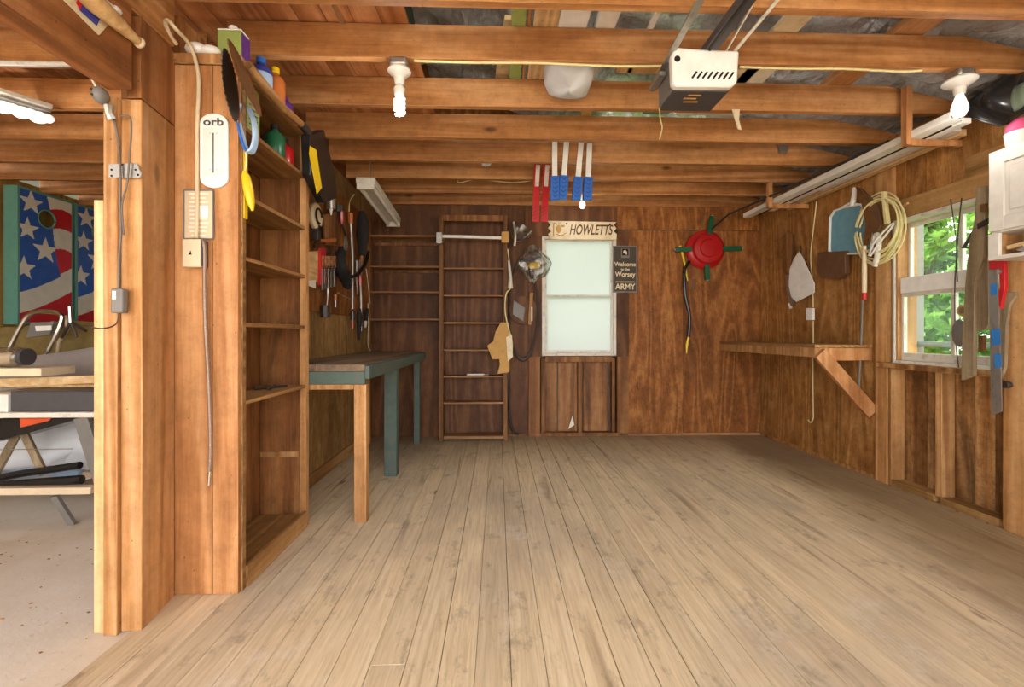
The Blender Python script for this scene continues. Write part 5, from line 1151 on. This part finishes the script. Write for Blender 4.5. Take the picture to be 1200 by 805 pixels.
# ------------------------------------------------------------------ second bay: game boards, step ladder, folding table and clutter
def cornhole(y0, y1, label):
    x = -4.18; z0, z1 = 1.19, 2.405
    t = thing('cornhole_board', (x, (y0+y1)/2, z0), label, 'game board', 'flag-painted game boards')
    ym = (y0+y1)/2; w = y1-y0; H = z1-z0
    hc = (y0+w*.5, z1-.235, .078)
    # frame box
    MB().box(x-.12, x-.002, y0, y0+.022, z0, z1).box(x-.12, x-.002, y1-.022, y1, z0, z1).box(x-.12, x-.002, y0+.022, y1-.022, z0, z0+.022).box(x-.12, x-.002, y0+.022, y1-.022, z1-.022, z1).build('frame', M['tealtrim'], t, bev=.002)
    # face: flag painting as coloured regions of one board
    n, m = 84, 170; mb = MB(); b = 0
    vs = [[(x, y0+w*i/n, z0+H*j/m) for j in range(m+1)] for i in range(n+1)]
    mb.v = [Vector(p) for r in vs for p in r]
    stars = [(.22, .90, .115), (.16, .70, .105), (.47, .565, .125), (.10, .38+.03, .11)]
    def star(cx, cz, r, px, pz):
        dx, dz = px-cx, pz-cz; d = math.hypot(dx, dz)
        if d > r: return False
        a = (math.atan2(dz, dx)-math.pi/2) % (math.tau/5); a = min(a, math.tau/5-a); ri = r*.42
        k = a/(math.tau/10); x1_, y1_ = r, 0; x2_, y2_ = ri*math.cos(math.tau/10), ri*math.sin(math.tau/10)
        ang = a; den = (math.cos(ang)*(y2_-y1_)-math.sin(ang)*(x2_-x1_))
        rr_ = (x1_*(y2_-y1_)-y1_*(x2_-x1_))/den
        return d < rr_
    for i in range(n):
        for j in range(m):
            u = (i+.5)/n; v = (j+.5)/m; yy = y0+w*u; zz = z0+H*v
            if math.hypot(yy-hc[0], zz-hc[1]) < hc[2]: continue
            e = min(u*w, (1-u)*w, v*H, (1-v)*H)
            if e < .018: k = 3
            else:
                L = .23+.22*u**1.3; ub = .5+.45*(.95-v)+.02*math.sin(v*9)
                if v > L and u < ub:
                    k = 0
                    for cx, cz, r in stars:
                        if star(cx*w, cz*H, r, u*w, v*H): k = 2
                elif v > L:
                    q_v = v+.03*math.sin(u*6); k = 2 if (q_v > .88 or .57 < q_v < .73) else 1
                    if v < L+.02: k = 2
                else: k = 2 if v > L-.15-.02*u or v < L-.36 else 1
            q = i*(m+1)+j; mb.m = k; mb.face((q, q+m+1, q+m+2, q+1))
    mb.build('face', [M['flagb'], M['flagr'], M['flagw'], M['tealtrim']], t, smooth=False)
    MB().tube(arc((x-.004, hc[0], hc[1]), hc[2]+.004, 0, math.tau*.97, 32, (0,1,0), (0,0,1)), .008, 6).build('hole_rim', M['tealtrim'], t)
cornhole(4.10, 4.62, 'flag-painted game board with a round hole, fully visible on the far left wall')
cornhole(4.65, 5.17, 'flag-painted game board half hidden behind the big post')

def cp(px, py, y): return P(px, py, 'Y', y)
# step ladder
t = thing('step_ladder', tuple(cp(45, 420, 3.9)), 'folded aluminium step ladder with a hoop top in the left bay', 'step ladder')
yl = 3.55
hoop = spline([cp(a, b, yl) for a, b in ((4, 425), (16, 398), (30, 374), (36, 368), (45, 365.5), (60, 365.5), (70, 368), (73, 374), (66, 392), (57, 410), (50, 425))], 4)
MB().tube([p for p in hoop]+[V(hoop[-1].x-.12, yl+.05, .02)], .017, 8).build('rail', M['chrome'], t)
MB().tube([hoop[0], V(hoop[0].x-.2, yl, .02)], .017, 8).build('rail', M['chrome'], t)
MB().prism([cp(a, b, yl+.02) for a, b in ((36, 378), (63, 377), (58, 392), (30, 396))], (0, .03, 0)).build('top_tray', M['grey'], t)
MB().prism([cp(a, b, yl+.01) for a, b in ((41, 382), (60, 381.5), (60, 387), (42, 388))], (0, .006, 0)).build('label', M['whiteg'], t)
MB().tube([cp(76, 370, yl+.1), cp(80, 385, yl+.1), cp(70, 400, yl+.1), cp(66, 425, yl+.12)], .014, 8).tube([cp(66, 425, yl+.12), V(-3.6, yl+.5, .02)], .014, 8).build('rear_rail', M['ivory'], t)
t = thing('camera_tripod', tuple(cp(85, 380, 3.7)), 'small folded metal tripod beside the step ladder', 'tripod')
MB().tube([cp(82, 359, 3.6), cp(83, 378, 3.6)], .014, 8).build('column', M['chrome'], t)
for a, b in ((72, 396), (101, 388), (90, 395)): MB().tube([cp(83, 377, 3.6), cp(a, b, 3.6)], .010, 6).build('leg', M['iron'], t)
# olive cloth bundle behind
tag(MB().grid(crump(cp(70, 410, 3.95), .75, .12, .22, 2, .12), 40, 16).build('canvas_cover', M['olive']), 'olive canvas bundle behind the step ladder', 'canvas')
tag(MB().box(-4.3, -2.3, 4.15, 4.6, -.012, .74).build('storage_chest', M['siding_in'], bev=.01), 'wooden chest under the canvas bundle against the far bay wall', 'chest')
# folding table with clutter: front edge at y=2.62
yt = 2.66; zt = cp(0, 490, yt).z
x0 = -3.5; x1 = cp(140, 490, yt).x
t = thing('folding_table', (-2.9, 3.0, -.012), 'white-topped folding table with grey steel legs in the left bay', 'table')
MB().box(x0, x1, yt, yt+.6, zt, zt+.03).build('top', M['dwhite'], t, bev=.004)
l0, l1 = cp(96, 492, yt+.02), cp(122, 640, yt+.02)
MB().bar(V(l0.x, yt+.02, zt-.001), V(l1.x-.0, yt+.1, -.011), .08, .03, (0,1,0)).build('leg', M['grey'], t, bev=.004)
MB().bar(V(l0.x, yt+.5, zt-.001), V(l1.x, yt+.55, -.011), .08, .03, (0,1,0)).build('leg', M['grey'], t, bev=.004)
for yy in (yt+.06, yt+.54): MB().bar(V(-3.1, yy, zt), V(-3.45, yy, -.011), .04, .025, (0,1,0)).build('leg', M['grey'], t, bev=.003)
MB().bar(cp(28, 507, yt+.2), cp(52, 556, yt+.2), .045, .02, (0,1,0)).bar(cp(22, 505, yt+.22), cp(-8, 560, yt+.22), .045, .02, (0,1,0)).build('cross_brace', M['paleg'], t, bev=.003)
# dark box on the table
zb = zt+.031
a = cp(12, 470, yt+.03)
tag(MB().box(a.x, x1, yt+.03, yt+.55, zb, zb+.115).build('grey_box', M['dark'], bev=.004), 'long dark grey box on the white-topped table', 'box')
tag(MB().box(a.x-.22, a.x-.004, yt+.02, yt+.5, zb, zb+.10).build('storage_box', M['white'], bev=.004), 'white carton at the left end of the table top', 'box')
z2 = zb+.118
p1 = [cp(-20, 474, yt+.02), cp(88, 452, yt+.25), cp(118, 449, yt+.5), cp(118, 444, yt+.6), cp(-20, 452, yt+.6)]
tag(MB().bar(V(-3.35, yt+.02, z2+.03), V(x1-.28, yt+.3, z2+.045), .02, .05).box(-3.3, x1, yt+.2, yt+.55, z2, z2+.016).build('plywood_sheet', M['paley'], bev=.002), 'tan plywood panels stacked on the dark box', 'plywood')
tag(MB().box(-3.5, cp(48, 450, yt+.1).x, yt+.1, yt+.32, z2+.078, z2+.125).build('cream_box', M['cream'], bev=.003), 'flat cream carton on the plywood panels', 'box')
c = V(cp(33, 432, yt+.2).x-.15, yt+.2, z2+.126+.062)
t = thing('clear_jar', (c.x, c.y, c.z-.06), 'clear plastic jar lying on its side on the cream carton', 'jar')
MB().lathe([(.05, -.25), (.06, -.24), (.06, .10), (.05, .125), (.045, .125)], c, (1,0,0), 20).build('body', M['plastic'], t); MB().lathe([(.04, -.2), (.04, .08)], c+V(0, 0, -.01), (1,0,0), 14).build('contents', M['ivory'], t)
MB().lathe([(.052, .12), (.052, .15), (0, .15)], c, (1,0,0), 18).build('lid', M['dark'], t)
tag(MB().box(x1-.19, x1-.10, yt+.26, yt+.32, z2+.017, z2+.04).build('small_block', M['ivory'], bev=.008), 'small pale block at the corner of the plywood panels', 'block')
# grey curved sheet
def sh(u, v):
    a = cp(-30+u*160, 425-u*24+ (8*max(0, (u-.83))*4), yt+.62); zb_ = z2-.3
    return (a.x, yt+.66+.10*math.sin(u*2.5)+.03*v, zb_+(a.z-zb_)*v)
tag(MB().grid(sh, 30, 8).build('plastic_sheet', M['lilac'], thick=.01), 'large curved grey panel standing behind the table', 'panel')
# folded frame under the table
tag(MB().prism([cp(a, b, yt+.1) for a, b in ((-30, 492), (96, 490), (60, 500), (-30, 524))], (0, .3, 0)).build('canvas_awning', M['black']), 'black fabric sloping down under the table edge', 'fabric')
tag(MB().prism([cp(a, b, yt+.09) for a, b in ((23, 490), (60, 490), (57, 493), (24, 501))], (0, .008, 0)).build('orange_flag', M['orange']), 'orange strip on the black fabric under the table', 'strip')
tag(MB().grid(crump(cp(48, 525, yt+.55), .55, .14, .20, 9, .22), 36, 18).build('dust_sheet', M['tarp']), 'white crumpled dust sheet below the table', 'sheet')
tag(MB().tube(spline([cp(a, b, yt+.15) for a, b in ((-20, 565), (20, 556), (55, 551), (94, 545))]), .022, 8).build('metal_pole', M['black']), 'upper black pole lying under the table', 'pole')
tag(MB().tube([cp(-20, 571, yt+.1), cp(30, 567, yt+.1), cp(96, 562, yt+.12)], .028, 8).build('metal_pole', M['black']), 'lower thicker black pole lying under the table', 'pole')
tag(MB().tube([cp(-20, 560, yt+.3), cp(60, 552, yt+.3), cp(96, 556, yt+.3)], .035, 8).build('rolled_mat', M['bluel']), 'pale grey-blue rolled mat between the black poles', 'mat')
t = thing('wood_rack', tuple(cp(50, 575, yt)), 'low pale wooden frame on grey feet below the black poles', 'frame')
zr = cp(50, 578, yt).z
MB().box(-3.5, cp(106, 578, yt).x, yt-.0, yt+.05, zr-.01, zr+.03).box(-3.5, cp(104, 575, yt).x, yt+.3, yt+.35, zr-.01, zr+.03).build('rail', M['ivory'], t, bev=.003)
MB().bar(cp(64, 581, yt+.03), V(cp(70, 596, yt+.0).x, yt+.08, -.011), .035, .02, (0,1,0)).build('foot', M['grey'], t); MB().bar(V(-3.4, yt+.03, zr), V(-3.45, yt+.05, -.011), .035, .02, (0,1,0)).build('foot', M['grey'], t)
MB().tube([cp(-20, 527, yt+.05), cp(85, 526, yt+.05)], .003, 5).build('brace_wire', M['steel'], t)

# ------------------------------------------------------------------ small things
tag(MB().bar(P(384, -12, 'Y', 2.1), P(402, 26, 'Y', 2.28), .022, .022).build('metal_rod', M['chrome']), 'bright metal rod end under the ceiling boards above the bookcase side', 'rod')
tag(MB().bar(P(394, -8, 'Y', 2.2), P(407, 8, 'Y', 2.28), .05, .01).build('hinge_plate', M['black']), 'black plate under the ceiling boards beside the bright rod end', 'plate')
tag(MB().prism([P(a, b, 'Y', 2.76) for a, b in ((858, 128), (867, 128), (866, 140), (869, 152), (865, 151), (861, 138))], (0, .006, 0)).build('torn_strip', M['cream']), 'torn pale strip hanging behind the door opener above a joist face', 'strip')
tag(MB().box(-1.091, -1.086, 1.99, 2.014, 1.60, 1.90).build('yellow_rule', M['yellow']), 'upright yellow rule fixed on the shelving stile by the yellow float', 'rule')
t = thing('garden_pliers', tuple(P(322, 446, 'X', -1.2)), 'small dark pliers lying on the lowest high shelf of the tall shelving', 'pliers')
MB().tube([(-1.25, 2.38, .822), (-1.18, 2.46, .824), (-1.15, 2.52, .82)], .008, 6).build('handle', M['iron'], t)
MB().tube([(-1.17, 2.36, .822), (-1.19, 2.46, .824), (-1.22, 2.54, .82)], .008, 6).build('jaw', M['iron'], t)
tag(MB().prism([P(a, b, 'Y', 4.95) for a, b in ((671, 487), (673, 498), (666, 503), (668, 496))], (0, .004, 0)).build('paper_scrap', M['paper']), 'tiny white scrap at the foot of the boards under the white window', 'scrap')
tag(MB().tube(spline([V(-1.325, 4.70, 1.42), V(-1.32, 4.70, 1.2), V(-1.325, 4.70, 1.0), V(-1.30, 4.70, .935)]), .005, 6).build('corner_cable', M['wire']), 'pale cable dropping to the far end of the workbench in the corner', 'cable')
t = thing('folded_umbrella', tuple(tp(421, 385)), 'slim black umbrella hanging in the corner over the workbench end', 'umbrella')
MB().tube([tp(421, 362, -1.27), tp(421, 372, -1.27), tp(420.5, 398, -1.27)], [.016, .028, .012], 8).build('cover', M['bag'], t)
